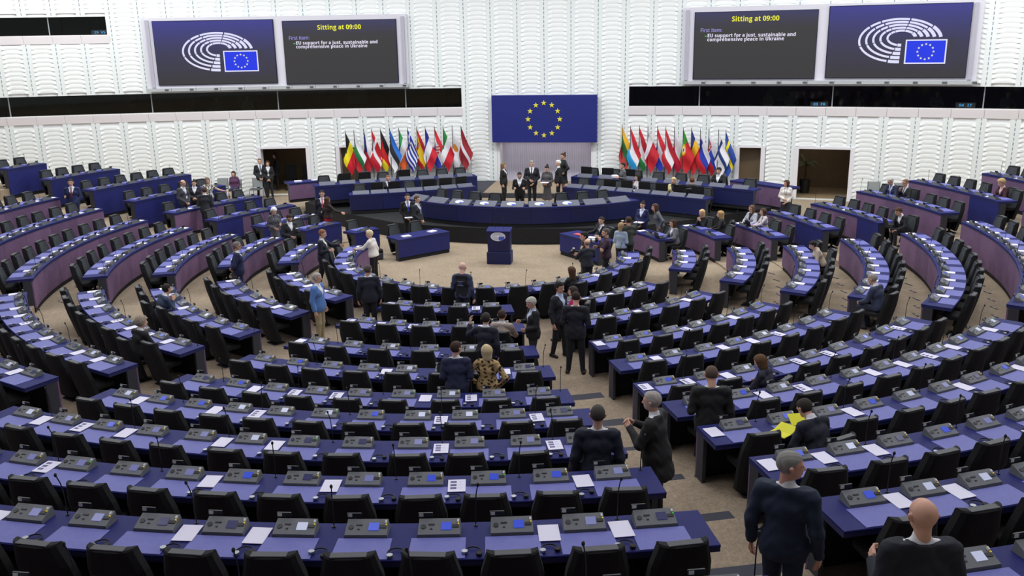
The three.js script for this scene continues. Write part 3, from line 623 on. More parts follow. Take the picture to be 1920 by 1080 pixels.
const emblemTex = canvasTex(256, 160, (c, w, h) => {
  c.fillStyle = '#24306e'; c.fillRect(0, 0, w, h); c.fillStyle = '#e6e8f2'; c.beginPath(); c.ellipse(w / 2, h / 2, w * 0.49, h * 0.48, 0, 0, 7); c.fill();
  c.strokeStyle = '#5a66a8'; c.lineWidth = 4; for (let i = 1; i < 5; i++) { c.beginPath(); c.ellipse(w / 2, h * 0.47, w * 0.49 * (1 - i * 0.17), h * 0.47 * (1 - i * 0.17), 0, 0, 7); c.stroke(); }
  c.fillStyle = '#2a4fd0'; c.fillRect(w * 0.56, h * 0.5, w * 0.36, h * 0.42); c.fillStyle = '#e6e8f2'; for (let i = 0; i < 12; i++) { c.fillRect(w * 0.74 + Math.sin(i * 0.5236) * 24 - 2, h * 0.71 - Math.cos(i * 0.5236) * 22 - 2, 5, 5); }
});
const emblemMat = new THREE.MeshStandardMaterial({ map: emblemTex, roughness: 0.5 });
const ellipse = (a, b) => { const g = new THREE.CircleGeometry(1, 28); g.scale(a, b, 1); return g; };
const boardGrey = std(0x5a5d6c, 0.5), monitorMat = std(0x0c0d10, 0.45);
const NAVYP = (i, n) => M.navy[i % 2];
// president's desk
{
  const r = buildDesk('presidency_desk', 'long curved navy desk on the dais with grey slanted boards', null, [0.03, 0.6, -4.72], Math.PI, { k: -1 / 6.5, L: 9.9, h: 0.73, depth: 0.8, drop: 0, seats: 9, consoles: false, pads: false, mics: false, panels: NAVYP, panelCount: 7, margin: 0.3, chairN: 1.05 });
  for (const q of r.seats) {
    const P = q.q, w = 0.82;
    const b = part('slanted_board', quads([[-w / 2, 0, 0.02], [w / 2, 0, 0.02], [w / 2, 0, 0.36], [-w / 2, 0, 0.36], [-w / 2, 0.02, 0.025], [w / 2, 0.02, 0.025], [w / 2, 0.17, 0.34], [-w / 2, 0.17, 0.34]], Array(8).fill([0, 0]), [[4, 7, 6, 5], [1, 0, 4, 5], [2, 1, 5, 6], [0, 3, 7, 4], [3, 2, 6, 7]]), boardGrey, r.d, [P.x, 0.73, P.z], P.a);
    if (Math.abs(q.i - 4) <= 2) { const e = part('emblem', ellipse(0.17, 0.105), emblemMat, b, [0.04, 0.098, 0.174]); e.rotation.set(-Math.atan2(0.315, 0.15), Math.PI, 0, 'YXZ'); e.position.set(0.04, 0.1, 0.172); }
    part('desk_telephone', box(0.13, 0.05, 0.2, 0.48, 0.755, 0.3), M.consoleDark, r.d, [P.x, 0, P.z], P.a);
    if (q.i !== 3 && q.i !== 4) placeChair(q.chair.x, 0.6, q.chair.z, q.yaw, 'black swivel chair tucked behind the long navy presidency desk', 'chairs of the presidency desk', chair0, 'dais_chair');
  }
  DESKS.PRES = r;
}
function arc3(a, b, c) { // frame and curvature of the arc through three plan points; sitter side away from the open floor
  const ax = a[0], az = a[1], bx = b[0], bz = b[1], cx = c[0], cz = c[1], d = 2 * (ax * (bz - cz) + bx * (cz - az) + cx * (az - bz));
  const chord = Math.hypot(cx - ax, cz - az), sag = ((bx - ax) * (cz - az) - (bz - az) * (cx - ax)) / chord;
  let nx = -(cz - az) / chord, nz = (cx - ax) / chord; const mx = (ax + cx) / 2, mz = (az + cz) / 2;
  if (nx * mx + nz * mz < 0) { nx = -nx; nz = -nz; }
  const bow = (bx - mx) * nx + (bz - mz) * nz, R = (chord * chord / 4 + bow * bow) / (2 * Math.abs(bow) + 1e-9);
  return { pos: [mx + nx * bow, mz + nz * bow], turn: Math.atan2(nx, nz), k: Math.abs(bow) < 0.01 ? 0 : (bow > 0 ? 1 : -1) / R, L: 2 * R * Math.asin(Math.min(1, chord / (2 * R))) };
}
const screenBoard = quads([[-0.32, 0, 0.03], [0.32, 0, 0.03], [0.32, 0, 0.22], [-0.32, 0, 0.22], [-0.32, 0.015, 0.035], [0.32, 0.015, 0.035], [0.32, 0.13, 0.2], [-0.32, 0.13, 0.2]], Array(8).fill([0, 0]), [[4, 7, 6, 5], [1, 0, 4, 5], [2, 1, 5, 6], [0, 3, 7, 4], [3, 2, 6, 7]]);
const monGeo = merge([rbox(0.5, 0.3, 0.03, 0.008, 0, 0.24, 0), box(0.05, 0.12, 0.03, 0, 0.06, 0.02), box(0.2, 0.012, 0.14, 0, 0.006, 0.02)]);
function wing(key, pts, floor, h, seats, label, where, o = {}) {
  const f = arc3(...pts);
  const r = buildDesk('official_desk', label, 'desks of the officials beside the dais', [f.pos[0], floor, f.pos[1]], f.turn, { k: f.k, L: f.L, h, drop: 0, depth: 0.66, seats, consoles: false, pads: false, mics: false, panels: NAVYP, margin: 0.1, chairN: 0.78, ...o });
  for (const q of r.seats) {
    if (o.boards !== false) part('slanted_board', screenBoard, boardGrey, r.d, [q.q.x, h, q.q.z], q.q.a);
    if (o.mons?.includes(q.i)) { const a = r.P(q.s + 0.05); part('monitor', monGeo, monitorMat, r.d, [a.x + a.nx * 0.4, h, a.z + a.nz * 0.4], a.a + rr(-0.15, 0.15)); }
    if (o.chairs !== false && !o.skip?.includes(q.i)) placeChair(q.chair.x, floor, q.chair.z, q.yaw + rr(-0.1, 0.1), `black swivel chair behind the ${where}`, `chairs behind the ${where}`, chair0, 'dais_chair');
  }
  DESKS[key] = r; return r;
}
wing('WL1', [[-6.73, -6.85], [-4.45, -7.86], [-2.14, -9.3]], 0.6, 0.75, 7, 'navy officials desk, lower wing on the Belgian flag side of the dais', 'lower wing desk below the Belgian side flags', { mons: [0, 1, 2, 4, 5] });
wing('WR1', [[1.4, -9.25], [4.5, -7.9], [6.92, -6.66]], 0.6, 0.75, 8, 'navy officials desk, lower wing on the Swedish flag side of the dais', 'lower wing desk below the Swedish side flags', { mons: [0, 1, 2, 3, 4, 5] });
wing('WL2', [[-8.45, -7.72], [-5.2, -9.45], [-2.39, -10.75]], 0.8, 0.75, 8, 'navy officials desk, upper wing on the Belgian flag side of the dais', 'upper wing desk below the Belgian side flags', { mons: [3, 5, 6] });
wing('WR2', [[1.6, -10.75], [4.7, -9.6], [8.7, -7.58]], 0.8, 0.75, 8, 'navy officials desk, upper wing on the Swedish flag side of the dais', 'upper wing desk below the Swedish side flags', { mons: [5, 6, 7] });
wing('WL3', [[-10.1, -9.05], [-9.45, -9.6], [-8.8, -10.15]], 0.62, 0.82, 2, 'small purple-fronted side desk with papers beside the Belgian flag side door', 'small side desk with papers', { panels: PURPLE, boards: false, chairs: false });
wing('WR3', [[8.1, -10.9], [9.2, -9.9], [10.15, -8.9]], 0.5, 0.92, 3, 'purple-fronted side desk beside the Swedish flag side door', 'purple side desk by the door', { panels: PURPLE, boards: false, chairs: false });
// tables of the two institutions facing the open floor
function frontTable(key, s, label, where) {
  const f = arc3([s * 3.3, -1.67], [s * 2.615, -2.415], [s * 1.93, -3.16]);
  const r = buildDesk('front_table', label, null, [f.pos[0], 0, f.pos[1]], f.turn, { k: 0, L: 2.05, h: 0.75, depth: 0.8, seats: 2, consoles: false, pads: false, mics: false, panels: BLUE, panelCount: 1, chairN: 1.0 });
  for (const q of r.seats) placeChair(q.chair.x, 0, q.chair.z, q.yaw + rr(-0.2, 0.2), `grey-black swivel chair at the ${where}`, `chairs of the ${where}`, chair0, 'table_chair');
  DESKS[key] = r; return r;
}
frontTable('TL', -1, 'straight blue table facing the open floor near the woman in white', 'straight blue table on the Belgian flag side');
frontTable('TR', 1, 'straight blue table facing the open floor behind the camera crew', 'straight blue table on the Swedish flag side');
// lectern
{
  const g = thing('lectern', 'dark blue lectern with a white oval emblem on the open floor', 'lectern', [0.07, 0, -1.85]);
  const nb = M.navy[0];
  part('base', rbox(0.80, 0.40, 0.5, 0.02, 0, 0.2, 0), nb, g); part('plinth', box(0.76, 0.03, 0.46, 0, 0.015, 0), M.black, g);
  part('body', quads([[-0.36, 0.4, 0.2], [0.36, 0.4, 0.2], [0.36, 0.4, -0.2], [-0.36, 0.4, -0.2], [-0.38, 1.08, 0.24], [0.38, 1.08, 0.24], [0.38, 1.14, -0.2], [-0.38, 1.14, -0.2]], Array(8).fill([0, 0]), [[0, 1, 5, 4], [1, 2, 6, 5], [2, 3, 7, 6], [3, 0, 4, 7], [4, 5, 6, 7]]), nb, g);
  part('top', box(0.80, 0.03, 0.48, 0, 1.125, 0.02, 0.13), M.desk, g);
  part('emblem', ellipse(0.25, 0.155), emblemMat, g, [-0.01, 0.93, 0.242]);
  for (const s of [-1, 1]) part('microphone', tube([[s * 0.13, 1.12, 0], [s * 0.16, 1.35, -0.02], [s * 0.1, 1.55, -0.06]], 0.006, 8, 5), M.mic, g);
}
// ---- flags against the wall
const FC = { // drawing of each flag: fly to the right, hoist on the left
  Belgium: c => vert(c, '#17171a', '#f5e11f', '#dd1f30'), Bulgaria: c => horiz(c, '#eceaf0', '#1f7a45', '#c3202f'), Czechia: c => { horiz2(c, '#eceaf0', '#c81f32'); tri(c, '#23307c'); },
  Denmark: c => { fill(c, '#c81f32'); cross(c, '#eceaf0'); }, Germany: c => horiz(c, '#1b1b1e', '#d91f26', '#f5e11f'), Estonia: c => horiz(c, '#2a6fd0', '#26262b', '#eceaf0'),
  Ireland: c => vert(c, '#2f9a4e', '#eceaf0', '#ef6a2a'), Greece: c => { for (let i = 0; i < 9; i++) { c.fillStyle = i % 2 ? '#eceaf0' : '#20309c'; c.fillRect(0, i * 64 / 9, 96, 8); } c.fillStyle = '#20309c'; c.fillRect(0, 0, 36, 36); c.fillStyle = '#eceaf0'; c.fillRect(14, 0, 7, 36); c.fillRect(0, 14, 36, 7); },
  Spain: c => { fill(c, '#c8202c'); c.fillStyle = '#f2c81e'; c.fillRect(0, 16, 96, 32); c.fillStyle = '#a8402c'; c.fillRect(24, 22, 16, 20); c.fillStyle = '#d9a9a0'; c.fillRect(28, 27, 8, 10); },
  France: c => vert(c, '#23309a', '#eceaf0', '#d01f33'), Croatia: c => { horiz(c, '#d01f33', '#eceaf0', '#23309a'); for (let i = 0; i < 5; i++) for (let j = 0; j < 5; j++) { c.fillStyle = (i + j) % 2 ? '#f3f1f4' : '#d01f33'; c.fillRect(35 + i * 5, 17 + j * 6, 5, 6); } },
  Italy: c => vert(c, '#2f8a45', '#eceaf0', '#d01f33'), Cyprus: c => { fill(c, '#eceaf0'); c.fillStyle = '#d08226'; c.beginPath(); c.ellipse(48, 26, 19, 8, -0.35, 0, 7); c.fill(); c.fillStyle = '#6a7a4a'; c.fillRect(40, 42, 18, 2); },
  Latvia: c => { fill(c, '#97222f'); c.fillStyle = '#eceaf0'; c.fillRect(0, 26, 96, 13); }, Lithuania: c => horiz(c, '#eab322', '#2c6e38', '#bb3f3a'), Luxembourg: c => horiz(c, '#d8283a', '#eceaf0', '#2f9fe0'),
  Hungary: c => horiz(c, '#c8283a', '#eceaf0', '#2f8a45'), Malta: c => { fill(c, '#c61f30'); c.fillStyle = '#eceaf0'; c.fillRect(0, 0, 48, 64); c.fillStyle = '#9a9aa2'; c.fillRect(6, 8, 10, 12); },
  Netherlands: c => horiz(c, '#d01f33', '#eceaf0', '#2536c0'), Austria: c => horiz(c, '#c8283a', '#eceaf0', '#c8283a'), Poland: c => horiz2(c, '#eceaf0', '#d01f43'),
  Portugal: c => { fill(c, '#cc2029'); c.fillStyle = '#3f9a35'; c.fillRect(0, 0, 38, 64); c.fillStyle = '#f0b822'; c.beginPath(); c.arc(38, 32, 14, 0, 7); c.fill(); c.fillStyle = '#e9e6ee'; c.beginPath(); c.arc(38, 32, 8, 0, 7); c.fill(); c.fillStyle = '#2b3c9a'; c.fillRect(35, 27, 6, 10); },
  Romania: c => vert(c, '#23307c', '#f0b822', '#cc2029'), Slovenia: c => { horiz(c, '#eceaf0', '#2333a6', '#d3202f'); c.fillStyle = '#2333a6'; c.fillRect(14, 12, 15, 16); }, Slovakia: c => { horiz(c, '#eceaf0', '#2b42b4', '#cc2029'); c.fillStyle = '#eceaf0'; c.fillRect(16, 15, 26, 34); c.fillStyle = '#cc2029'; c.fillRect(18, 17, 22, 30); c.fillStyle = '#eceaf0'; c.fillRect(27, 20, 4, 18); c.fillRect(22, 25, 14, 3); },
  Finland: c => { fill(c, '#eceaf0'); cross(c, '#263a78'); }, Sweden: c => { fill(c, '#2548a0'); cross(c, '#f2dc1c'); },
};
const fill = (c, a) => { c.fillStyle = a; c.fillRect(0, 0, 96, 64); };
const vert = (c, ...k) => k.forEach((a, i) => { c.fillStyle = a; c.fillRect(i * 32, 0, 33, 64); });
const horiz = (c, ...k) => k.forEach((a, i) => { c.fillStyle = a; c.fillRect(0, i * 64 / 3, 96, 22); });
const horiz2 = (c, ...k) => k.forEach((a, i) => { c.fillStyle = a; c.fillRect(0, i * 32, 96, 32); });
const tri = (c, a) => { c.fillStyle = a; c.beginPath(); c.moveTo(0, 0); c.lineTo(48, 32); c.lineTo(0, 64); c.fill(); };
const cross = (c, a) => { c.fillStyle = a; c.fillRect(26, 0, 13, 64); c.fillRect(0, 25, 96, 13); };
const poleMat = std(0x3a3f46, 0.4, { metalness: 0.6 });
function flagCloth(v0) { // hangs from the hoist: the fly drops down in folds
  const NU = 22, NV = 12, pos = [], uv = [], idx = [], H = 0.8, Lf = 1.27, ph = v0 * 2.1;
  for (let i = 0; i <= NU; i++) for (let j = 0; j <= NV; j++) {
    const u = i / NU, v = j / NV, e = Math.min(1, u * 3);
    const x = 0.5 * u * (1 - v) ** 0.8 - 0.2 * v * Math.sin(Math.PI * Math.min(1, u * 1.15)) + 0.12 * u * v + 0.02 * Math.sin(u * 5 + v * 3 + ph) * e, y = -v * H * (1 - 0.06 * u) - u * Lf * (1 - 0.06 * (1 - v));
    const z = (0.05 * Math.sin(v * 8 + u * 3 + ph) + 0.03 * Math.sin(u * 7 - v * 4 + ph)) * e * 0.9 + 0.03 * u;
    pos.push(x, y, z); uv.push(u, 1 - v);
  }
  for (let i = 0; i < NU; i++) for (let j = 0; j < NV; j++) { const a = i * (NV + 1) + j, b = a + NV + 1; idx.push(a, a + 1, b, b, a + 1, b + 1); }
  const g = new THREE.BufferGeometry(); g.setAttribute('position', new THREE.Float32BufferAttribute(pos, 3)); g.setAttribute('uv', new THREE.Float32BufferAttribute(uv, 2)); g.setIndex(idx); g.computeVertexNormals(); return g;
}
const cloths = [0, 1, 2, 3].map(flagCloth);
function flag(nation, label, x, yTop, i) {
  const [px, pz, a] = wallAt(x, 0.34 + (i % 2) * 0.14);
  const g = thing('national_flag', label, 'flag', [px, 0.8, pz], a + rr(-0.12, 0.12), 'national flags in a row before the white wall');
  part('pole', cyl(0.014, 0.016, yTop - 0.8, 0, (yTop - 0.8) / 2, 0, 8), poleMat, g); part('finial', new THREE.ConeGeometry(0.018, 0.08, 8).translate(0, yTop - 0.77, 0), M.metal, g); part('stand', cyl(0.13, 0.15, 0.04, 0, 0.02, 0, 14), M.black, g);
  const t = canvasTex(96, 64, c => FC[nation](c));
  part('cloth', cloths[i % 4], new THREE.MeshStandardMaterial({ map: t, roughness: 0.75, side: THREE.DoubleSide }), g, [0.012, yTop - 0.8 - 0.08, 0.0]);
}
const FL = [['Belgium', 'black yellow and red'], ['Bulgaria', 'white green and red'], ['Czechia', 'white and red blue-wedged'], ['Denmark', 'red white-crossed'], ['Germany', 'black red and yellow'], ['Estonia', 'blue black and white'], ['Ireland', 'green white and orange'], ['Greece', 'blue and white striped'], ['Spain', 'red yellow red'], ['France', 'blue white and red'], ['Croatia', 'red white blue chequered'], ['Italy', 'green white and red'], ['Cyprus', 'white copper-map'], ['Latvia', 'dark red white-banded'],
  ['Lithuania', 'yellow green and red'], ['Luxembourg', 'red white and light blue'], ['Hungary', 'red white and green'], ['Malta', 'white and red halved'], ['Netherlands', 'red white and dark blue'], ['Austria', 'red white red'], ['Poland', 'white and crimson'], ['Portugal', 'green and red yellow-ringed'], ['Romania', 'blue yellow and red'], ['Slovenia', 'white blue red small-shielded'], ['Slovakia', 'white blue red large-shielded'], ['Finland', 'white blue-crossed'], ['Sweden', 'blue yellow-crossed']];
const FXY = [[-9.18, 3.15], [-8.74, 3.18], [-8.33, 3.2], [-7.92, 3.23], [-7.56, 3.24], [-7.09, 3.26], [-6.71, 3.26], [-6.27, 3.27], [-5.88, 3.28], [-5.45, 3.29], [-5.05, 3.3], [-4.62, 3.31], [-4.23, 3.32], [-3.79, 3.33], [3.55, 3.33], [3.93, 3.29], [4.32, 3.29], [4.7, 3.28], [5.12, 3.28], [5.48, 3.25], [5.86, 3.24], [6.24, 3.23], [6.6, 3.22], [6.98, 3.19], [7.35, 3.18], [7.75, 3.16], [8.07, 3.13]];
FL.forEach(([n, look], i) => flag(n, `hanging ${look} national flag in the row before the white wall`, FXY[i][0], FXY[i][1], i));
// visitor chairs by the wall
function visitorChair(x, y, z, turn, label, dark) {
  const g = thing('visitor_chair', label, 'chair', [x, y, z], turn, dark ? 'dark high-backed chairs in the doorway' : 'light mesh visitor chairs by the wall');
  if (dark) { part('backrest', rbox(0.56, 0.8, 0.1, 0.04, 0, 0.82, -0.24), M.black, g); part('seat', rbox(0.56, 0.12, 0.52, 0.04, 0, 0.43, 0), M.black, g); part('column', cyl(0.04, 0.04, 0.36, 0, 0.2, 0, 10), M.black, g); part('foot_plate', cyl(0.24, 0.26, 0.03, 0, 0.015, 0, 16), M.black, g); return; }
  const fr = std(0x3a3d42, 0.4);
  part('backrest', rbox(0.46, 0.42, 0.02, 0.008, 0, 0.72, -0.23), std(0x9aa0a2, 0.7), g); part('seat', rbox(0.46, 0.04, 0.44, 0.015, 0, 0.45, 0), std(0x50555a, 0.7), g);
  for (const sx of [-1, 1]) { part('leg', tube([[sx * 0.24, 0.93, -0.25], [sx * 0.24, 0.47, -0.22], [sx * 0.24, 0.02, -0.24]], 0.012, 8, 6), fr, g); part('leg', tube([[sx * 0.24, 0.47, -0.2], [sx * 0.24, 0.46, 0.2], [sx * 0.24, 0.02, 0.24]], 0.012, 8, 6), fr, g); }
}
// ---------------------------------------------------------------- people: one continuous body from a smooth field, clothing over it
const V = (x, y, z) => [x, y, z];
const sub3 = (a, b) => [a[0] - b[0], a[1] - b[1], a[2] - b[2]], add3 = (a, b, k = 1) => [a[0] + b[0] * k, a[1] + b[1] * k, a[2] + b[2] * k];
const len3 = a => Math.hypot(...a), nrm3 = a => { const l = len3(a) || 1; return [a[0] / l, a[1] / l, a[2] / l]; }, crs = (a, b) => [a[1] * b[2] - a[2] * b[1], a[2] * b[0] - a[0] * b[2], a[0] * b[1] - a[1] * b[0]];
const mix = (a, b, t) => a + (b - a) * t, sstep = (a, b, x) => { const t = Math.min(1, Math.max(0, (x - a) / (b - a))); return t * t * (3 - 2 * t); };
// bones: [ax, ay, az, bx, by, bz, ra, rb]; smooth union
function field(bones, k, grow = 0) {
  const n = bones.length, B = bones.map(([a, b, ra, rb]) => { const d = sub3(b, a); return [...a, ...d, d[0] * d[0] + d[1] * d[1] + d[2] * d[2] || 1e-9, ra + grow, rb + grow]; });
  return (x, y, z) => {
    let f = 1e3;
    for (let i = 0; i < n; i++) {
      const q = B[i], px = x - q[0], py = y - q[1], pz = z - q[2];
      let t = (px * q[3] + py * q[4] + pz * q[5]) / q[6]; t = t < 0 ? 0 : t > 1 ? 1 : t;
      const dx = px - q[3] * t, dy = py - q[4] * t, dz = pz - q[5] * t, d = Math.sqrt(dx * dx + dy * dy + dz * dz) - (q[7] + (q[8] - q[7]) * t);
      if (d > f + k) continue;
      if (f > d + k) { f = d; continue; }
      const h = 0.5 + 0.5 * (f - d) / k; f = mix(f, d, h) - k * h * (1 - h);
    }
    return f;
  };
}
function boundsOf(bones, pad) { const lo = [1e9, 1e9, 1e9], hi = [-1e9, -1e9, -1e9]; for (const [a, b, ra, rb] of bones) for (const [p, r] of [[a, ra], [b, rb]]) for (let i = 0; i < 3; i++) { lo[i] = Math.min(lo[i], p[i] - r - pad); hi[i] = Math.max(hi[i], p[i] + r + pad); } return [lo, hi]; }
// naive surface nets
function net(f, lo, hi, c, colour) {
  const nx = Math.ceil((hi[0] - lo[0]) / c) + 2, ny = Math.ceil((hi[1] - lo[1]) / c) + 2, nz = Math.ceil((hi[2] - lo[2]) / c) + 2, N = nx * ny * nz, g = new Float32Array(N);
  let p = 0;
  for (let k = 0; k < nz; k++) for (let j = 0; j < ny; j++) for (let i = 0; i < nx; i++) g[p++] = f(lo[0] + (i - 0.5) * c, lo[1] + (j - 0.5) * c, lo[2] + (k - 0.5) * c);
  const id = new Int32Array(N).fill(-1), pos = [], sx = 1, sy = nx, sz = nx * ny, off = [0, sx, sy, sx + sy, sz, sx + sz, sy + sz, sx + sy + sz];
  const E = [[0, 1], [0, 2], [0, 4], [1, 3], [1, 5], [2, 3], [2, 6], [3, 7], [4, 5], [4, 6], [5, 7], [6, 7]];
  for (let k = 0; k < nz - 1; k++) for (let j = 0; j < ny - 1; j++) for (let i = 0; i < nx - 1; i++) {
    const o = i + j * sy + k * sz; let m = 0; for (let q = 0; q < 8; q++) if (g[o + off[q]] < 0) m |= 1 << q;
    if (m === 0 || m === 255) continue;
    let x = 0, y = 0, z = 0, n = 0;
    for (const [a, b] of E) { if (((m >> a) & 1) === ((m >> b) & 1)) continue; const va = g[o + off[a]], vb = g[o + off[b]], t = va / (va - vb); x += mix(a & 1, b & 1, t); y += mix((a >> 1) & 1, (b >> 1) & 1, t); z += mix(a >> 2, b >> 2, t); n++; }
    id[o] = pos.length / 3; pos.push(lo[0] + (i - 0.5 + x / n) * c, lo[1] + (j - 0.5 + y / n) * c, lo[2] + (k - 0.5 + z / n) * c);
  }
  const idx = [], quad = (a, b, q, d, flip) => flip ? idx.push(a, b, q, a, q, d) : idx.push(a, q, b, a, d, q);
  for (let k = 1; k < nz - 1; k++) for (let j = 1; j < ny - 1; j++) for (let i = 1; i < nx - 1; i++) {
    const o = i + j * sy + k * sz, s = g[o] < 0;
    if (s !== g[o + sx] < 0) quad(id[o], id[o - sy], id[o - sy - sz], id[o - sz], !s);
    if (s !== g[o + sy] < 0) quad(id[o], id[o - sz], id[o - sx - sz], id[o - sx], !s);
    if (s !== g[o + sz] < 0) quad(id[o], id[o - sx], id[o - sx - sy], id[o - sy], !s);
  }
  const G = new THREE.BufferGeometry(); G.setAttribute('position', new THREE.Float32BufferAttribute(pos, 3)); G.setIndex(idx); G.computeVertexNormals();
  if (colour) { const col = new Float32Array(pos.length), q = new THREE.Color(); for (let i = 0; i < pos.length; i += 3) { colour(pos[i], pos[i + 1], pos[i + 2], q); col[i] = q.r; col[i + 1] = q.g; col[i + 2] = q.b; } G.setAttribute('color', new THREE.Float32BufferAttribute(col, 3)); }
  return G;
}
function joinNets(list) {
  const P = [], Nn = [], C = [], I = []; let o = 0;
  for (const g of list) { P.push(...g.attributes.position.array); Nn.push(...g.attributes.normal.array); C.push(...g.attributes.color.array); for (const i of g.index.array) I.push(i + o); o += g.attributes.position.count; }
  const G = new THREE.BufferGeometry(); G.setAttribute('position', new THREE.Float32BufferAttribute(P, 3)); G.setAttribute('normal', new THREE.Float32BufferAttribute(Nn, 3)); G.setAttribute('color', new THREE.Float32BufferAttribute(C, 3)); G.setIndex(I); return G;
}
// elbow and wrist relative to the shoulder: x outwards, y up, z forwards
const ARM = {
  down: [[0.06, -0.285, -0.03], [0.075, -0.535, 0.05]], clasp: [[0.07, -0.28, 0.02], [-0.12, -0.36, 0.2]], low: [[0.06, -0.29, 0.0], [-0.13, -0.49, 0.17]], bent: [[0.05, -0.28, -0.02], [0.0, -0.22, 0.24]],
  desk: [[0.08, -0.22, 0.15], [-0.05, -0.26, 0.39]], reach: [[0.06, -0.16, 0.22], [0.05, -0.16, 0.47]], side: [[0.22, -0.16, 0.05], [0.42, -0.22, 0.18]], back: [[0.08, -0.27, -0.12], [-0.1, -0.4, -0.18]],
  hip: [[0.2, -0.23, -0.05], [0.06, -0.42, 0.06]], face: [[0.1, -0.22, 0.17], [-0.07, 0.03, 0.2]], clap: [[0.05, -0.24, 0.12], [-0.13, -0.09, 0.31]], chin: [[-0.02, -0.22, 0.22], [-0.12, 0.0, 0.21]], wave: [[0.2, -0.14, 0.14], [0.2, 0.1, 0.22]], fold: [[0.08, -0.25, 0.08], [-0.18, -0.24, 0.2]],
};
const MATS = {};
const clothMat = (hex, rough = 0.8) => MATS[hex + rough] ??= std(hex, rough);
const vcMat = new THREE.MeshStandardMaterial({ vertexColors: true, roughness: 0.62 }), vcCloth = new THREE.MeshStandardMaterial({ vertexColors: true, roughness: 0.85 });
const PEOPLE = {};
function person(key, label, at, turnDeg, s) {
  const H = s.h ?? 1.75, S = H / 1.75, sit = !!s.sit, c = s.cell ?? 0.02, w = s.wide ?? 1, fem = !!s.fem;
  const g = thing('person', label, 'person', at, turnDeg * D2R, s.group);
  const hipY = sit ? 0.575 : 0.93 * S, lean = (s.lean ?? (sit ? 0.08 : 0)), cl = Math.cos(lean), sl = Math.sin(lean);
  const T = (x, y, z) => [x * S, hipY + (y * cl - z * sl) * S, (y * sl + z * cl) * S];          // torso frame, y above the hip
  const bulk = s.bulk ?? 1, shW = (fem ? 0.162 : 0.188) * w;
  // --- skeleton
  const torso = [
    [T(-0.065, 0.02, 0), T(0.065, 0.02, 0), 0.112 * bulk * S, 0.112 * bulk * S], [T(-0.05, 0.15, 0.008), T(0.05, 0.15, 0.008), (fem ? 0.094 : 0.106) * bulk * S, (fem ? 0.094 : 0.106) * bulk * S],
    [T(-0.075 * w, 0.33, 0.005), T(0.075 * w, 0.33, 0.005), 0.112 * S, 0.112 * S], [T(-shW + 0.03, 0.462, -0.012), T(shW - 0.03, 0.462, -0.012), 0.056 * S, 0.056 * S],
    [T(0, 0.02, 0), T(0, 0.34, 0), 0.115 * bulk * S, 0.115 * S], [T(0, 0.46, -0.014), T(0, 0.55, -0.004), 0.062 * S, 0.05 * S],
  ];
  for (const q of [-1, 1]) torso.push([T(0, 0.5, -0.025), T(q * 0.12 * w, 0.478, -0.018), 0.05 * S, 0.047 * S]);
  if (fem) torso.push([T(-0.06, 0.33, 0.065), T(0.06, 0.33, 0.065), 0.055 * S, 0.055 * S]);
  const arms = [], hands = [];
  for (const q of [0, 1]) {
    const sg = q ? 1 : -1, A = ARM[(s.arms ?? ['down', 'down'])[q]], sh = [shW + 0.008, 0.452, -0.01], P = d => T(sg * (sh[0] + d[0]), sh[1] + d[1], sh[2] + d[2]);
    const a = P([0, 0, 0]), e = P(A[0]), r = P(A[1]);
    arms.push([[a, e, 0.05 * S, 0.041 * S], [e, r, 0.041 * S, 0.027 * S]]); hands.push([e, r, sg]);
  }
  const legs = [], feet = [];
  for (const q of [0, 1]) {
    const sg = q ? 1 : -1, st = s.step ?? 0, sp = s.spread ?? 0;
    const hip = [sg * 0.09 * S, hipY - 0.02, 0], kn = sit ? [sg * (0.1 + sp) * S, hipY - 0.03, 0.43 * S] : [sg * (0.095 + sp * 0.5) * S, 0.5 * S, 0.02 + sg * st * 0.5], an = sit ? [sg * (0.1 + sp) * S, 0.09, (0.4 + (s.tuck ?? 0)) * S] : [sg * (0.1 + sp) * S, 0.085, -0.015 + sg * st];
    legs.push([hip, kn, 0.083 * S, 0.058 * S], [kn, an, 0.057 * S, 0.037 * S]);
    feet.push([an, [an[0] + sg * 0.02, 0.045, an[2] - 0.035], 0.038, 0.036], [[an[0] + sg * 0.01, 0.04, an[2] - 0.01], [an[0] + sg * 0.035, 0.03, an[2] + 0.145], 0.036, 0.027]);
  }
  // --- skin: limbs and trunk stay a little thinner under the cloth
  const bare = s.sleeve === 'short', skin = new THREE.Color(s.skin ?? 0xc79478).lerp(new THREE.Color(0xf3cdb9), 0.3), lips = skin.clone().lerp(new THREE.Color(0xa04a48), 0.5), brow = new THREE.Color(s.hairColor ?? 0x3a2c22).lerp(skin, 0.25);
  const thin = (b, k) => b.map(([p, q, ra, rb]) => [p, q, ra - k, rb - k]);
  const bodyBones = [...thin(torso.slice(0, 5), 0.014), torso[5], ...thin(arms[0], bare ? 0 : 0.008), ...thin(arms[1], bare ? 0 : 0.008), ...thin(legs, s.bareLegs ? 0 : 0.01), ...thin(feet, 0.006)];
  const bc = Math.max(c, 0.014), [bl, bh] = boundsOf(bodyBones, 0.035);
  const nets = [net(field(bodyBones, 0.045), bl, bh, bc * 1.15, (x, y, z, q) => q.copy(skin))];
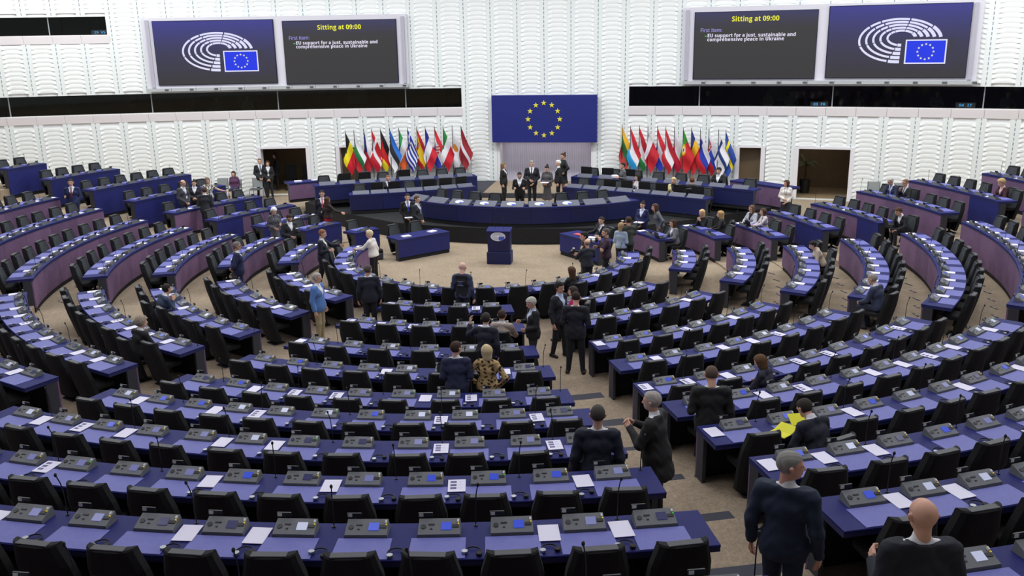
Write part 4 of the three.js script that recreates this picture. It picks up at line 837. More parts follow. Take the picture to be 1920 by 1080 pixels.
  // --- hands: palm, four fingers, thumb
  for (const [e, r, sg] of hands) {
    const d = nrm3(sub3(r, e)); let n = nrm3([-sg, -0.15, 0.1]); n = nrm3(sub3(n, d.map(v => v * (n[0] * d[0] + n[1] * d[1] + n[2] * d[2])))); const l = crs(d, n).map(v => v * -sg);
    const at2 = (p, a, b, k) => add3(add3(add3(p, d, a * S), l, b * S), n, k * S), B = [[at2(r, -0.02, 0, 0), at2(r, 0.02, 0, 0), 0.026, 0.024], [at2(r, 0.03, -0.022, 0), at2(r, 0.085, -0.028, 0), 0.017, 0.015], [at2(r, 0.03, 0, 0), at2(r, 0.09, 0, 0), 0.018, 0.016], [at2(r, 0.03, 0.022, 0), at2(r, 0.085, 0.026, 0), 0.017, 0.015]];
    const curl = s.curl ?? 0.45;
    [[-0.031, 0.068], [-0.011, 0.078], [0.011, 0.074], [0.031, 0.058]].forEach(([o, L]) => { const a = at2(r, 0.09, o, 0), m = at2(r, 0.09 + L * 0.5 * Math.cos(curl), o * 1.1, L * 0.5 * Math.sin(curl)), t = at2(m, L * 0.5 * Math.cos(curl * 2.3), 0, L * 0.5 * Math.sin(curl * 2.3)); B.push([a, m, 0.0098, 0.0092], [m, t, 0.0092, 0.008]); });
    B.push([at2(r, 0.035, -0.03, 0.005), at2(r, 0.07, -0.055, 0.018), 0.013, 0.011], [at2(r, 0.07, -0.055, 0.018), at2(r, 0.1, -0.058, 0.03), 0.0105, 0.009]);
    const [lo, hi] = boundsOf(B, 0.008); nets.push(net(field(B, 0.007), lo, hi, c < 0.016 ? 0.0045 : 0.0065, (x, y, z, q) => q.copy(skin)));
  }
  // --- head
  const hy = (s.headYaw ?? 0) * D2R, hp = (s.headPitch ?? 0) * D2R, hc = T(0, 0.688, 0.014), HS = S * (s.headScale ?? 1);
  const cy = Math.cos(hy), sy = Math.sin(hy), cp = Math.cos(hp), sp2 = Math.sin(hp), pivot = T(0, 0.58, 0);
  // local head point -> body frame: pitch (nod forwards) then yaw about the neck
  const rotH = p => { const y1 = p[1] * cp - p[2] * sp2, z1 = p[1] * sp2 + p[2] * cp; return [p[0] * cy + z1 * sy, y1, -p[0] * sy + z1 * cy]; };
  const off = sub3(hc, pivot), hcR = add3(pivot, rotH(off));
  const toLocal = (x, y, z) => { const a = x - hcR[0], b = y - hcR[1], d = z - hcR[2], x1 = a * cy - d * sy, z1 = a * sy + d * cy; return [x1 / HS, (b * cp + z1 * sp2) / HS, (-b * sp2 + z1 * cp) / HS]; };
  const skull = field([[[0, 0.035, -0.022], [0, 0.035, 0.008], 0.092, 0.088], [[0, -0.01, 0.025], [0, -0.07, 0.05], 0.072, 0.044], [[-0.035, -0.055, 0.02], [0.035, -0.055, 0.02], 0.04, 0.04]], 0.035);
  const feat = field([[[0, 0.012, 0.094], [0, -0.028, 0.113], 0.009, 0.0145], [[-0.018, -0.032, 0.096], [0.018, -0.032, 0.096], 0.009, 0.009], [[-0.045, 0.026, 0.078], [0.045, 0.026, 0.078], 0.014, 0.014], [[0, -0.058, 0.083], [0, -0.06, 0.086], 0.017, 0.017]], 0.014);
  const ears = field([[[-0.089, 0.014, -0.014], [-0.083, -0.022, -0.006], 0.018, 0.012], [[0.089, 0.014, -0.014], [0.083, -0.022, -0.006], 0.018, 0.012]], 0.008);
  const neckB = field([[[0, -0.03, -0.02], [0, -0.17, -0.03], 0.052, 0.056]], 0.02);
  const smin = (a, b, k) => { const h = Math.min(1, Math.max(0, 0.5 + 0.5 * (b - a) / k)); return mix(b, a, h) - k * h * (1 - h); };
  const headF = (x, y, z) => { const X = x / 0.9; return smin(smin(smin(skull(X, y, z), feat(x, y, z), 0.012), ears(x, y, z), 0.008), neckB(x, y, z), 0.03); };
  const hcell = (s.headCell ?? (c < 0.016 ? 0.0045 : 0.0075));
  const localNet = (f, lo, hi, cell, colour) => { const q = net(f, lo, hi, cell, colour), p = q.attributes.position, nn = q.attributes.normal; for (let i = 0; i < p.count; i++) { const a = rotH([p.getX(i) * HS, p.getY(i) * HS, p.getZ(i) * HS]); p.setXYZ(i, a[0] + hcR[0], a[1] + hcR[1], a[2] + hcR[2]); const b = rotH([nn.getX(i), nn.getY(i), nn.getZ(i)]); nn.setXYZ(i, ...b); } return q; };
  const dark = new THREE.Color(0x1c1512), eyeW = new THREE.Color(0xd8cfc8);
  nets.push(localNet(headF, [-0.115, -0.165, -0.13], [0.115, 0.14, 0.14], hcell, (x, y, z, q) => {
    q.copy(skin); const ax = Math.abs(x), e = Math.hypot(ax - 0.034, (y - 0.004) * 1.5);
    if (z > 0.04) { if (e < 0.009) q.copy(dark); else if (e < 0.017) q.copy(eyeW); else if (Math.abs(y - 0.027 + (ax - 0.034) ** 2 * 6) < 0.006 && ax > 0.014 && ax < 0.056) q.copy(brow); else if (Math.hypot(x * 0.6, (y + 0.06) * 1.4) < 0.013) q.copy(lips); }
    if (s.beard && z > 0.0 && y < -0.03 + (ax > 0.05 ? 0.03 : 0) && Math.hypot(x * 0.6, (y + 0.058) * 1.4) > 0.012 && y > -0.125) q.lerp(new THREE.Color(s.beard), 0.7);
  }));
  part('body', joinNets(nets), vcMat, g);
  // --- hair
  const hs = s.hair ?? 'short';
  if (hs !== 'bald') {
    const vol = { short: 0.011, thick: 0.022, curly: 0.036, long: 0.018, bob: 0.02, updo: 0.012, ring: 0.008, crop: 0.006 }[hs];
    const extra = { long: [[[0, 0.03, -0.04], [0, -0.2, -0.06], 0.1, 0.088]], bob: [[[0, 0.02, -0.03], [0, -0.1, -0.04], 0.104, 0.088]], updo: [[[0, 0.11, -0.08], [0, 0.14, -0.1], 0.045, 0.04]], ponytail: [] }[hs];
    const ex = extra ? field(extra, 0.02) : null;
    const hf = (x, y, z) => {
      let f = skull(x / 0.9, y, z) - vol; if (hs === 'curly') f -= 0.008 * Math.sin(x * 90) * Math.sin(y * 85) * Math.sin(z * 80);
      if (ex) f = smin(f, ex(x, y, z), 0.03);
      const line = mix(ex && hs !== 'updo' ? -0.3 : -0.06, 0.068, sstep(-0.045, 0.055, z)) + (s.recede ?? 0) * sstep(0, 0.06, z) * (1 - Math.min(1, Math.abs(x) / 0.09));
      f = Math.max(f, (line - y) * 0.8);
      if (hs === 'ring') f = Math.max(f, y - 0.062);
      const face = Math.hypot(x / 0.066, (y + 0.02) / 0.1) - 1; if (z > 0.03) f = Math.max(f, -face * 0.06);
      return f;
    };
    part('hair', localNet(hf, [-0.15, ex ? -0.32 : -0.12, -0.18], [0.15, 0.2, 0.14], hcell * 1.2, (x, y, z, q) => { q.set(s.hairColor ?? 0x3a2c22); const t = 0.86 + 0.28 * (0.5 + 0.5 * Math.sin(x * 160 + Math.sin(y * 60) * 2)); q.multiplyScalar(t); }), vcCloth, g);
  }
  if (s.glasses) { const gg = merge([new THREE.TorusGeometry(0.021, 0.0035, 5, 14).translate(-0.034, 0.004, 0.1), new THREE.TorusGeometry(0.021, 0.0035, 5, 14).translate(0.034, 0.004, 0.1), box(0.016, 0.004, 0.004, 0, 0.008, 0.104), box(0.004, 0.006, 0.1, -0.078, 0.008, 0.05), box(0.004, 0.006, 0.1, 0.078, 0.008, 0.05)]); const p = gg.attributes.position; for (let i = 0; i < p.count; i++) { const a = rotH([p.getX(i) * HS, p.getY(i) * HS, p.getZ(i) * HS]); p.setXYZ(i, a[0] + hcR[0], a[1] + hcR[1], a[2] + hcR[2]); } gg.computeVertexNormals(); part('glasses', gg, M.black, g); }
  // --- clothing
  const inT = (x, y, z) => { const a = (y - hipY) / S, b = z / S; return [x / S, a * cl + b * sl, -a * sl + b * cl]; };     // world -> torso frame
  const top = s.top ?? { kind: 'jacket', color: 0x1c1f2a };
  const pat = top.pattern;
  const colour = (base, pattern) => { const b0 = new THREE.Color(base), b1 = new THREE.Color(pattern?.color ?? base), k = pattern?.scale ?? 30; return (x, y, z, q) => { q.copy(b0); if (!pattern) return; let v; if (pattern.kind === 'check') v = (Math.sin(x * k) > 0.2 ? 0.5 : 0) + (Math.sin(y * k) > 0.2 ? 0.5 : 0); else v = Math.sin(x * k + 2 * Math.sin(y * k * 0.7)) * Math.sin(y * k * 0.9 + 1.7 * Math.sin(z * k)) * 1.4 > (pattern.cut ?? 0.45) ? 1 : 0; q.lerp(b1, v); }; };
  const open = top.kind === 'jacket', coat = top.long ?? 0;
  const upper = torso.map((b, i) => i ? b : [b[0], b[1], b[2] + 0.012, b[3] + 0.012]);
  upper.push([T(-0.05, -0.05 - coat, 0), T(0.05, -0.05 - coat, 0), (0.118 + coat * 0.12) * bulk * S, (0.118 + coat * 0.12) * bulk * S], [T(0, 0.05, 0), T(0, -0.07 - coat, 0), 0.125 * bulk * S, (0.128 + coat * 0.12) * bulk * S]);
  if (!sit) for (const i of [0, 2]) { const [a, b, ra, rb] = legs[i]; upper.push([a, add3(a, sub3(b, a), 0.7 + coat), ra + 0.012, ra * 0.8 + 0.016]); }
  const sleeveBones = [...arms[0], ...arms[1]], uB = [...upper, ...sleeveBones], uf = field(uB, 0.04, open ? 0.019 : 0.012), trunkF = field(upper, 0.04, open ? 0.019 : 0.012), armF = arms.map(a => field(a, 0.03, open ? 0.019 : 0.012));
  const hem = (sit ? -0.05 : top.hem ?? (open ? -0.13 : -0.04)) - coat;
  const cuff = hands.map(([e, r]) => [r, nrm3(sub3(r, e))]), elb = arms.map(a => a[1][0]);
  const topF = (x, y, z) => {
    const [tx, ty, tz] = inT(x, y, z); let f = Math.max(trunkF(x, y, z), (hem - ty) * S);
    for (let q = 0; q < 2; q++) {
      let a = armF[q](x, y, z); if (a > f + 0.05) continue;
      const [r, d] = cuff[q]; a = Math.max(a, (x - r[0]) * d[0] + (y - r[1]) * d[1] + (z - r[2]) * d[2] - 0.004);
      if (bare) { const e = elb[q], s0 = arms[q][0][0], dd = nrm3(sub3(e, s0)); a = Math.max(a, (x - e[0]) * dd[0] + (y - e[1]) * dd[1] + (z - e[2]) * dd[2] + 0.05); }
      f = smin(f, a, 0.04);
    }
    f = Math.max(f, (ty - (open ? 0.528 : 0.55)) * S);
    if (open || top.neck) { const dep = top.neck ?? 0.27; if (tz > 0.0) f = Math.max(f, Math.min((dep - 0.0) < 9 ? (ty - (0.545 - dep)) : 9, (ty - (0.545 - dep)) * 0.34 + 0.012 - Math.abs(tx)) * 0.9 * S); }
    if (c < 0.018) f += 0.0032 * Math.sin(y * 44 + Math.sin(x * 26 + z * 19) * 2.2);
    return f;
  };
  { const [lo, hi] = boundsOf(uB, 0.065); lo[1] = Math.max(lo[1], 0.02);
    const gm = net(topF, lo, hi, c, pat ? colour(top.color, pat) : null); part(top.name ?? (open ? 'jacket' : fem ? 'blouse' : 'sweater'), gm, pat ? vcCloth : clothMat(top.color, top.rough ?? 0.8), g); }
  if (open) {
    const sb = [...torso.slice(1, 4), torso[4], torso[5]], sf0 = field(sb, 0.04, 0.011);
    const sF = (x, y, z) => { const [tx, ty, tz] = inT(x, y, z); return Math.max(sf0(x, y, z), (0.1 - ty) * S, (ty - 0.588 - tz * 0.1) * S, (Math.abs(tx) - 0.13) * S); };
    const [lo, hi] = boundsOf(sb, 0.045); part('shirt', net(sF, lo, hi, c * 0.9, null), clothMat(s.shirt ?? 0xe4e5ea, 0.75), g);
    if (s.tie) {
      const pts = [], uv = [], fc = [];
      [0.535, 0.515, 0.44, 0.36, 0.28, 0.2].forEach((ty, i) => { const hw = [0.02, 0.016, 0.022, 0.027, 0.031, 0.03][i]; for (const sx of [-1, 1]) { let tz = 0.24; for (let k = 0; k < 40; k++) { const p = T(sx * hw * 0.5, ty, tz); if (sf0(...p) < 0.004) break; tz -= 0.006; } pts.push(T(sx * hw, ty, tz + 0.01)); uv.push([sx, ty]); } });
      for (let i = 0; i < 5; i++) fc.push([i * 2, i * 2 + 2, i * 2 + 3, i * 2 + 1]);
      part('tie', quads(pts, uv, fc), clothMat(s.tie, 0.6), g);
    }
  }
  const low = s.low ?? { kind: 'trousers', color: 0x1a1c24 };
  if (low.kind === 'skirt') {
    const L = low.length ?? 0.45, sb = sit ? [...legs.filter((_, i) => i % 2 === 0), torso[0]] : [torso[0], [T(0, 0.1, 0), [0, hipY - L * S, 0], 0.11 * S, 0.17 * S], [[-0.05, hipY - L * S, 0], [0.05, hipY - L * S, 0], 0.15 * S, 0.15 * S]];
    const f0 = field(sb, 0.05, 0.022), [lo, hi] = boundsOf(sb, 0.06); part('skirt', net((x, y, z) => Math.max(f0(x, y, z), y - (hipY + 0.14 * S), sit ? -9 : (hipY - L * S) - y), lo, hi, c, low.pattern ? colour(low.color, low.pattern) : null), low.pattern ? vcCloth : clothMat(low.color), g);
  } else {
    const sb = [...legs, ...thin([torso[0]], 0.012)], f0 = field(sb, 0.03, 0.014), [lo, hi] = boundsOf(sb, 0.045);
    part('trousers', net((x, y, z) => Math.max(f0(x, y, z), y - (hipY + 0.13 * S), 0.06 - y), lo, hi, c, null), clothMat(low.color), g);
  }
  { const f0 = field(feet, 0.02, 0.008), [lo, hi] = boundsOf(feet, 0.012); lo[1] = 0.0; const gm = net((x, y, z) => Math.max(f0(x, y, z), y - 0.105, 0.004 - y), lo, hi, Math.max(0.012, c * 0.7), null); part('shoes', gm, clothMat(s.shoes ?? 0x17120f, 0.5), g); }
  if (s.vest) { const f0 = field(torso, 0.04, 0.028), [lo, hi] = boundsOf(torso, 0.07); part('vest', net((x, y, z) => { const [tx, ty] = inT(x, y, z); return Math.max(f0(x, y, z), (Math.abs(tx) - 0.15), (-0.03 - ty), (ty - 0.52)); }, lo, hi, c, null), clothMat(s.vest), g); }
  if (s.print) { let tz = -0.3; for (let k = 0; k < 60; k++) { if (uf(...T(0, 0.32, tz)) < 0.012) break; tz += 0.004; } const q = part('vest_print', new THREE.PlaneGeometry(0.2, 0.15), s.print, g, T(0, 0.33, tz - 0.014)); q.rotation.y = Math.PI; }
  if (s.lanyard) { const pts = []; for (const [tx, ty] of [[-0.05, 0.53], [-0.035, 0.4], [0, 0.22], [0.035, 0.4], [0.05, 0.53]]) { let tz = 0.26; for (let k = 0; k < 45; k++) { if (uf(...T(tx, ty, tz)) < 0.004) break; tz -= 0.006; } pts.push(T(tx, ty, tz + 0.012)); } part('lanyard', tube(pts, 0.005, 16, 4), clothMat(s.lanyard), g); part('badge', box(0.07, 0.1, 0.006, ...add3(pts[2], [0, -0.05, 0.004])), M.signWhite, g); }
  PEOPLE[key] = { g, T, hands };
  if (sit && s.chair !== false) { placeChair(at[0], at[1], at[2], turnDeg * D2R + Math.PI, s.chairLabel ?? `black swivel chair under the ${label.split(' ').slice(0, 7).join(' ')}`, 'chairs with somebody sitting on them', chair0, 'occupied_chair', true); }
  return g;
}
// ---------------------------------------------------------------- the people of the hall
const vestPrint = new THREE.MeshStandardMaterial({ roughness: 0.85, map: canvasTex(128, 96, (c, w, h) => { c.fillStyle = '#17181c'; c.fillRect(0, 0, w, h); c.fillStyle = '#9aa0a8'; c.fillRect(8, 8, 110, 9); c.fillRect(14, 76, 100, 9); c.strokeStyle = '#5a6a9a'; c.lineWidth = 4; for (const r of [12, 20]) { c.beginPath(); c.ellipse(58, 46, r * 1.5, r, 0, 0, 7); c.stroke(); } c.fillStyle = '#2b3f9c'; c.fillRect(62, 44, 34, 24); }) });
const faceC = k => Math.atan2(-POS[k][0], -POS[k][2]) / D2R;
const suit = (color, o = {}) => ({ kind: 'jacket', color, ...o });
const NAVY = 0x1b2138, BLK = 0x141518, CHAR = 0x26282f, GREY = 0x55585e;
const tr = color => ({ kind: 'trousers', color });
const who = (k, label, yaw, s) => person(k, label, POS[k], yaw, s);
// far side of the hall, Belgian flag side
who('a1', 'young man in a blue suit and red tie standing behind the eighth row', 20, { h: 1.78, top: suit(0x1f2a55), low: tr(0x1a2244), tie: 0x7a2230, hairColor: 0x1f1712, arms: ['bent', 'low'], skin: 0xc08a6a });
who('a2', 'bald man in a grey suit with glasses talking in a group', 70, { h: 1.76, top: suit(0x3c3f42), low: tr(0x333538), hair: 'ring', hairColor: 0x3a3430, arms: ['low', 'low'], skin: 0xb9826a, headPitch: 15, lanyard: 0x2b3c8c });
who('a3', 'dark-haired woman in black half hidden in a talking group', 20, { h: 1.62, fem: true, top: suit(0x23222a), hair: 'updo', hairColor: 0x1c1512, arms: ['clasp', 'clasp'] });
who('a4', 'man in a dark suit seen from behind leaning over a desk end', -165, { h: 1.78, top: suit(0x22242c), low: tr(0x1e2027), lean: 0.12, hairColor: 0x4a382c, arms: ['bent', 'bent'] });
who('a5', 'woman in a black and white patterned blouse pointing sideways', 40, { h: 1.66, fem: true, top: { color: 0xcfc9bd, pattern: { color: 0x1d1c1c, scale: 55, cut: 0.1 } }, low: { kind: 'skirt', color: 0x9a6a3c }, hair: 'bob', hairColor: 0x6a5a4c, arms: ['low', 'side'], sleeve: 'short' });
who('a6', 'woman in a purple patterned dress sitting by the white wall', 10, { h: 1.64, sit: true, fem: true, top: { color: 0x3c3550, pattern: { color: 0x8a3a6c, scale: 60 } }, low: { kind: 'skirt', color: 0x3a3550 }, hair: 'bob', hairColor: 0x2c1814, arms: ['low', 'low'], chair: false, skin: 0xd6a58c });
visitorChair(POS.a6[0], POS.a6[1], POS.a6[2], 10 * D2R, 'light mesh visitor chair under the woman in the purple dress');
who('a7', 'tall bald man in a dark suit with a lanyard beside the doorway', 25, { h: 1.82, top: suit(0x1d2028), low: tr(0x1a1c22), hair: 'crop', hairColor: 0x6a5240, tie: 0x1f2a5c, arms: ['low', 'low'], step: 0.12, lanyard: 0xd8d8de, spread: 0.08 });
who('a8', 'woman in a dark suit with a lanyard beside the doorway', 20, { h: 1.70, fem: true, top: suit(0x1d1e24), hair: 'bob', hairColor: 0x3a1f18, arms: ['low', 'low'], lanyard: 0xd8d8de });
who('a9', 'man in a black coat standing inside the doorway', -60, { h: 1.80, top: { color: 0x121214, long: 0.2, name: 'coat' }, low: tr(0x131316), hair: 'bob', hairColor: 0x241a14, arms: ['clasp', 'low'] });
who('a10', 'man in a navy suit and pink tie beside a woman in red', 15, { h: 1.78, top: suit(0x181d30), low: tr(0x161a2a), tie: 0xc8607a, glasses: true, hairColor: 0x2a1c14, arms: ['down', 'clasp'] });
who('a11', 'brown-haired woman in dark top and red skirt seen from behind', 150, { h: 1.64, fem: true, top: { color: 0x2a1e1a }, low: { kind: 'skirt', color: 0xb51c28 }, hair: 'long', hairColor: 0x4a3020, arms: ['side', 'down'] });
who('a12', 'white-haired woman in a grey dotted dress leaning on a desk', 35, { h: 1.66, fem: true, top: { color: 0x4c4c56, pattern: { color: 0x84848e, scale: 90, cut: 0.7 } }, low: { kind: 'skirt', color: 0x55555e }, hair: 'curly', hairColor: 0xd6d4d0, arms: ['clasp', 'bent'], lean: 0.1, headPitch: 15 });
who('a13', 'bearded man in a dark jacket holding a camera at his waist', 50, { h: 1.74, top: suit(0x24262b), low: tr(0x202227), hairColor: 0x2a1e16, hair: 'thick', beard: 0x2a2019, arms: ['clasp', 'bent'], headPitch: 18 });
who('a14', 'grey-haired man in a blue suit looking across the rows', 118, { h: 1.76, top: suit(0x1a2348), low: tr(0x182040), hairColor: 0x7c746c, arms: ['back', 'back'], headYaw: 5, glasses: true, skin: 0xb07a5e });
who('a15', 'tall man in a navy suit reaching out to the woman in white', 98, { h: 1.80, top: suit(0x181c2a), low: tr(0x161a26), hairColor: 0x8a5c40, arms: ['bent', 'reach'], spread: 0.06, step: 0.14, headPitch: 10 });
who('a16', 'blonde woman in a white jacket leaning to the front desk', -100, { h: 1.66, fem: true, top: { color: 0xe8e2dc, name: 'jacket' }, low: tr(0x17161a), hair: 'thick', hairColor: 0xe0cfa6, arms: ['down', 'reach'], lean: 0.16 });
who('a17', 'dark-suited man with greying hair seen from behind near the front row', -160, { h: 1.76, top: suit(0x1c1f2c), low: tr(0x1b1e2a), hairColor: 0x4c4642, arms: ['down', 'down'], headYaw: -40, wide: 1.05, bulk: 1.08, skin: 0xb98468 });
who('a18', 'grey-haired man in a light blue jacket and beige trousers', 85, { h: 1.76, top: suit(0x5a82c0), low: tr(0xa89a7c), hairColor: 0xa8a29c, arms: ['down', 'down'], shoes: 0x6a3a2c, bulk: 1.05, headYaw: 10 });
who('a19', 'seated man in a blue-grey suit resting his chin on his hands', faceC('a19') + 6, { h: 1.76, sit: true, top: suit(0x39465f), low: tr(0x1d2230), hairColor: 0x1c1612, lean: 0.38, arms: ['chin', 'chin'], headYaw: 15, skin: 0xb77f62 });
who('a20', 'seated grey-haired man in a black jacket with hands on the desk', faceC('a20'), { h: 1.74, sit: true, top: suit(0x17181b), low: tr(0x131417), hair: 'curly', hairColor: 0x97897a, lean: 0.2, arms: ['desk', 'desk'], wide: 1.05, headYaw: -8 });
// the dais
who('b1', 'dark-haired man in a black suit and blue tie before the dais', 20, { h: 1.76, top: suit(0x15161c), low: tr(0x14151a), tie: 0x2b44b0, hairColor: 0x231811, arms: ['low', 'bent'] });
who('b2', 'tall man in a charcoal suit standing in profile before the dais', 75, { h: 1.80, top: suit(0x23262e), low: tr(0x20232b), tie: 0x8fa0c8, hairColor: 0x4a3424, arms: ['low', 'low'] });
who('b3', 'man in a dark suit seated at the lower wing among monitors', 25, { h: 1.64, sit: true, top: suit(0x2a2730), tie: 0x3c3f70, hairColor: 0x7a4a34, arms: ['desk', 'desk'], skin: 0xc98a72 });
who('b4', 'long-haired woman in a black suit standing at the dais edge', 80, { h: 1.66, fem: true, top: suit(0x15161a), low: tr(0x141519), hair: 'long', hairColor: 0x7a6248, arms: ['down', 'down'] });
who('b5', 'bearded man in black with white shirt holding a chair back', 5, { h: 1.70, top: suit(0x131317), low: tr(0x121216), hairColor: 0x14100e, beard: 0x18120e, arms: ['bent', 'bent'], headPitch: 12, lean: 0.08 });
who('b6', 'tall grey-haired man in a dark suit standing below the starred board', 5, { h: 1.86, top: suit(0x171a24), low: tr(0x161922), tie: 0x23262e, hairColor: 0x8d8a88, arms: ['clasp', 'low'], headPitch: 10 });
who('b7', 'woman in a grey belted dress holding papers on the dais', -15, { h: 1.66, fem: true, top: { color: 0x4c4a4c }, low: { kind: 'skirt', color: 0x454346, length: 0.62 }, hair: 'updo', hairColor: 0x1c1614, arms: ['clasp', 'clasp'], headPitch: 15 });
who('b8', 'white-haired man in a black suit in profile on the dais', -80, { h: 1.76, top: suit(0x14151a), low: tr(0x131418), hairColor: 0xd4d2d0, arms: ['low', 'down'], bulk: 1.1, skin: 0xd6a48e });
who('b9', 'woman with pinned-up hair in black and green behind the white-haired man', -60, { h: 1.72, fem: true, top: { color: 0x17181b }, low: { kind: 'skirt', color: 0x16171a }, hair: 'updo', hairColor: 0x3c2418, arms: ['down', 'hip'], lanyard: 0x2f9a4e });
who('b10', 'usher in a grey checked jacket carrying a stack of white papers', -70, { h: 1.68, top: { color: 0x4a4a4e, pattern: { kind: 'check', color: 0x6a6a6e, scale: 90 } }, low: tr(0x2a2a2e), hairColor: 0x15120f, arms: ['bent', 'bent'] });
who('b11', 'dark-haired woman in white seated behind a monitor on the wing', -60, { h: 1.64, sit: true, fem: true, top: { color: 0xd8d4d8 }, low: tr(0x1a1a1e), hair: 'long', hairColor: 0x1c1210, arms: ['chin', 'desk'] });
who('b12', 'blonde woman in a pale yellow jacket seated at the wing desk', -20, { h: 1.64, sit: true, fem: true, top: suit(0xd8cf9c), shirt: 0x1a1820, hair: 'bob', hairColor: 0xcdb484, arms: ['desk', 'desk'] });
who('b13', 'red-brown haired person in black seen from behind at the wing desk', 170, { h: 1.74, sit: true, top: { color: 0x18181b }, hairColor: 0x6a3a26, arms: ['desk', 'desk'] });
who('b14', 'man in a black cap and dark jacket seated at the upper wing', -25, { h: 1.76, sit: true, top: suit(0x15161b), hairColor: 0x101014, hair: 'thick', arms: ['desk', 'desk'] });
// open floor and Swedish flag side
who('c1', 'woman in a navy jacket holding papers near the dais corner', -25, { h: 1.64, fem: true, top: suit(0x1f2554), shirt: 0xcfd4ea, low: tr(0x1a1c2c), hair: 'updo', hairColor: 0x1a1310, arms: ['clasp', 'low'] });
who('c2', 'long-haired woman in a grey suit bending with a hand on her hip', -75, { h: 1.70, fem: true, top: { color: 0x5c5f64, name: 'jacket' }, low: tr(0x585b60), hair: 'long', hairColor: 0x4a3426, lean: 0.3, arms: ['down', 'hip'], step: 0.1 });
who('c3', 'man in a dark suit gesturing at the straight blue table', -60, { h: 1.76, sit: true, top: suit(0x171a24), tie: 0x20243a, hairColor: 0x241a14, arms: ['reach', 'bent'], headYaw: 20 });
who('c4', 'fair-haired woman in a pale top seen from behind near photographers', 160, { h: 1.62, fem: true, top: { color: 0x9fb0c4 }, low: tr(0x23252b), hair: 'bob', hairColor: 0xa88a66, arms: ['bent', 'bent'] });
who('c5', 'photographer in an olive jacket raising a camera to his face', -150, { h: 1.80, top: { color: 0x3c4238, name: 'jacket' }, low: tr(0x2c2f2a), hairColor: 0x3a2a20, arms: ['face', 'face'] });
who('c6', 'cameraman in a black t-shirt and grey trousers holding a video camera', -70, { h: 1.78, top: { color: 0x191b22, name: 't_shirt' }, low: tr(0x34373f), hairColor: 0x1c1613, hair: 'thick', arms: ['bent', 'bent'], sleeve: 'short', step: 0.1 });
who('c7', 'balding man in a dark grey jumper raising a camera', -150, { h: 1.62, top: { color: 0x2a2d36 }, low: tr(0x25272e), hair: 'ring', hairColor: 0x8a7a68, arms: ['face', 'face'] });
who('c8', 'photographer in a maroon checked shirt with a camera', -80, { h: 1.78, top: { color: 0x4a2c3c, pattern: { kind: 'check', color: 0x2c2030, scale: 110 }, name: 'shirt' }, low: tr(0x25262c), hairColor: 0x5a5450, arms: ['bent', 'face'], sleeve: 'short', bulk: 1.1 });
who('c9', 'long-haired woman in a grey jacket seated with a laptop', faceC('c9'), { h: 1.64, sit: true, fem: true, top: suit(0x6a6a72), low: tr(0x3a3b40), hair: 'long', hairColor: 0x3c281c, arms: ['desk', 'desk'], lean: 0.15 });
who('c10', 'blonde woman in black with folded hands at the third row', faceC('c10') + 15, { h: 1.64, sit: true, fem: true, top: { color: 0x1a1a20 }, hair: 'long', hairColor: 0xd0b27c, arms: ['chin', 'chin'], lean: 0.2 });
who('c11', 'blonde woman in dark top seen from behind at the third row', faceC('c11') - 30, { h: 1.66, sit: true, fem: true, top: { color: 0x1c1c20 }, hair: 'long', hairColor: 0xb89460, arms: ['desk', 'desk'], lean: 0.15 });
who('c12', 'woman with glasses in a light grey jacket typing at the fourth row', faceC('c12') + 10, { h: 1.66, sit: true, fem: true, top: suit(0xb2b4bc), shirt: 0x1a1a20, hair: 'long', hairColor: 0x6a4a34, arms: ['desk', 'desk'], glasses: true, lean: 0.15 });
who('c13', 'woman in a pale blouse with a laptop at the fourth row', faceC('c13') - 15, { h: 1.66, sit: true, fem: true, top: { color: 0xc6bcc0 }, hair: 'bob', hairColor: 0x4a3328, arms: ['desk', 'reach'], lean: 0.12 });
who('c14', 'standing woman in a white blouse and black skirt by the side desk', -15, { h: 1.66, fem: true, top: { color: 0xe2dcd6 }, low: { kind: 'skirt', color: 0x1b1b24 }, hair: 'bob', hairColor: 0x4a2c20, arms: ['clasp', 'low'], lanyard: 0x3a3a44, headYaw: -50 });
who('c15', 'grey-haired man in a navy suit reading papers at the seventh row', faceC('c15'), { h: 1.76, sit: true, top: suit(0x1f2744), tie: 0x6a8ad0, hairColor: 0xb4b0ac, arms: ['desk', 'desk'], lean: 0.3, headPitch: 15, glasses: true });
who('c16', 'man with glasses in a black suit resting his chin at the seventh row', faceC('c16'), { h: 1.76, sit: true, top: suit(0x16171c), tie: 0x2a2a34, hairColor: 0x7a5236, arms: ['chin', 'desk'], lean: 0.2, glasses: true });
who('c17', 'blonde woman in a red and black jacket seated at the eighth row', faceC('c17'), { h: 1.66, sit: true, fem: true, top: suit(0x3c1a20), shirt: 0xd8b4b4, hair: 'curly', hairColor: 0xb89a6c, arms: ['desk', 'desk'], lean: 0.25, headPitch: 15 });
who('c18', 'brown-haired man in a dark suit writing at the sixth-row desk end', faceC('c18') + 10, { h: 1.74, sit: true, top: suit(0x1d1f28), hair: 'thick', hairColor: 0x4a3022, arms: ['desk', 'desk'], lean: 0.4, headPitch: 20, shoes: 0x6a5a48 });
who('c19', 'dark-haired woman in a beige jumper bending over the fourth row desk', faceC('c19') + 5, { h: 1.62, sit: true, fem: true, top: { color: 0xbfae9c }, hair: 'thick', hairColor: 0x17110e, arms: ['desk', 'desk'], lean: 0.42, headPitch: 20 });
who('c20', 'grey-haired man in a blue-grey suit seated sideways at the fifth row', faceC('c20') - 12, { h: 1.78, sit: true, top: suit(0x343d58), low: tr(0x2c3448), hairColor: 0x9a9088, arms: ['desk', 'desk'], lean: 0.28, headPitch: 15, tuck: -0.12 });
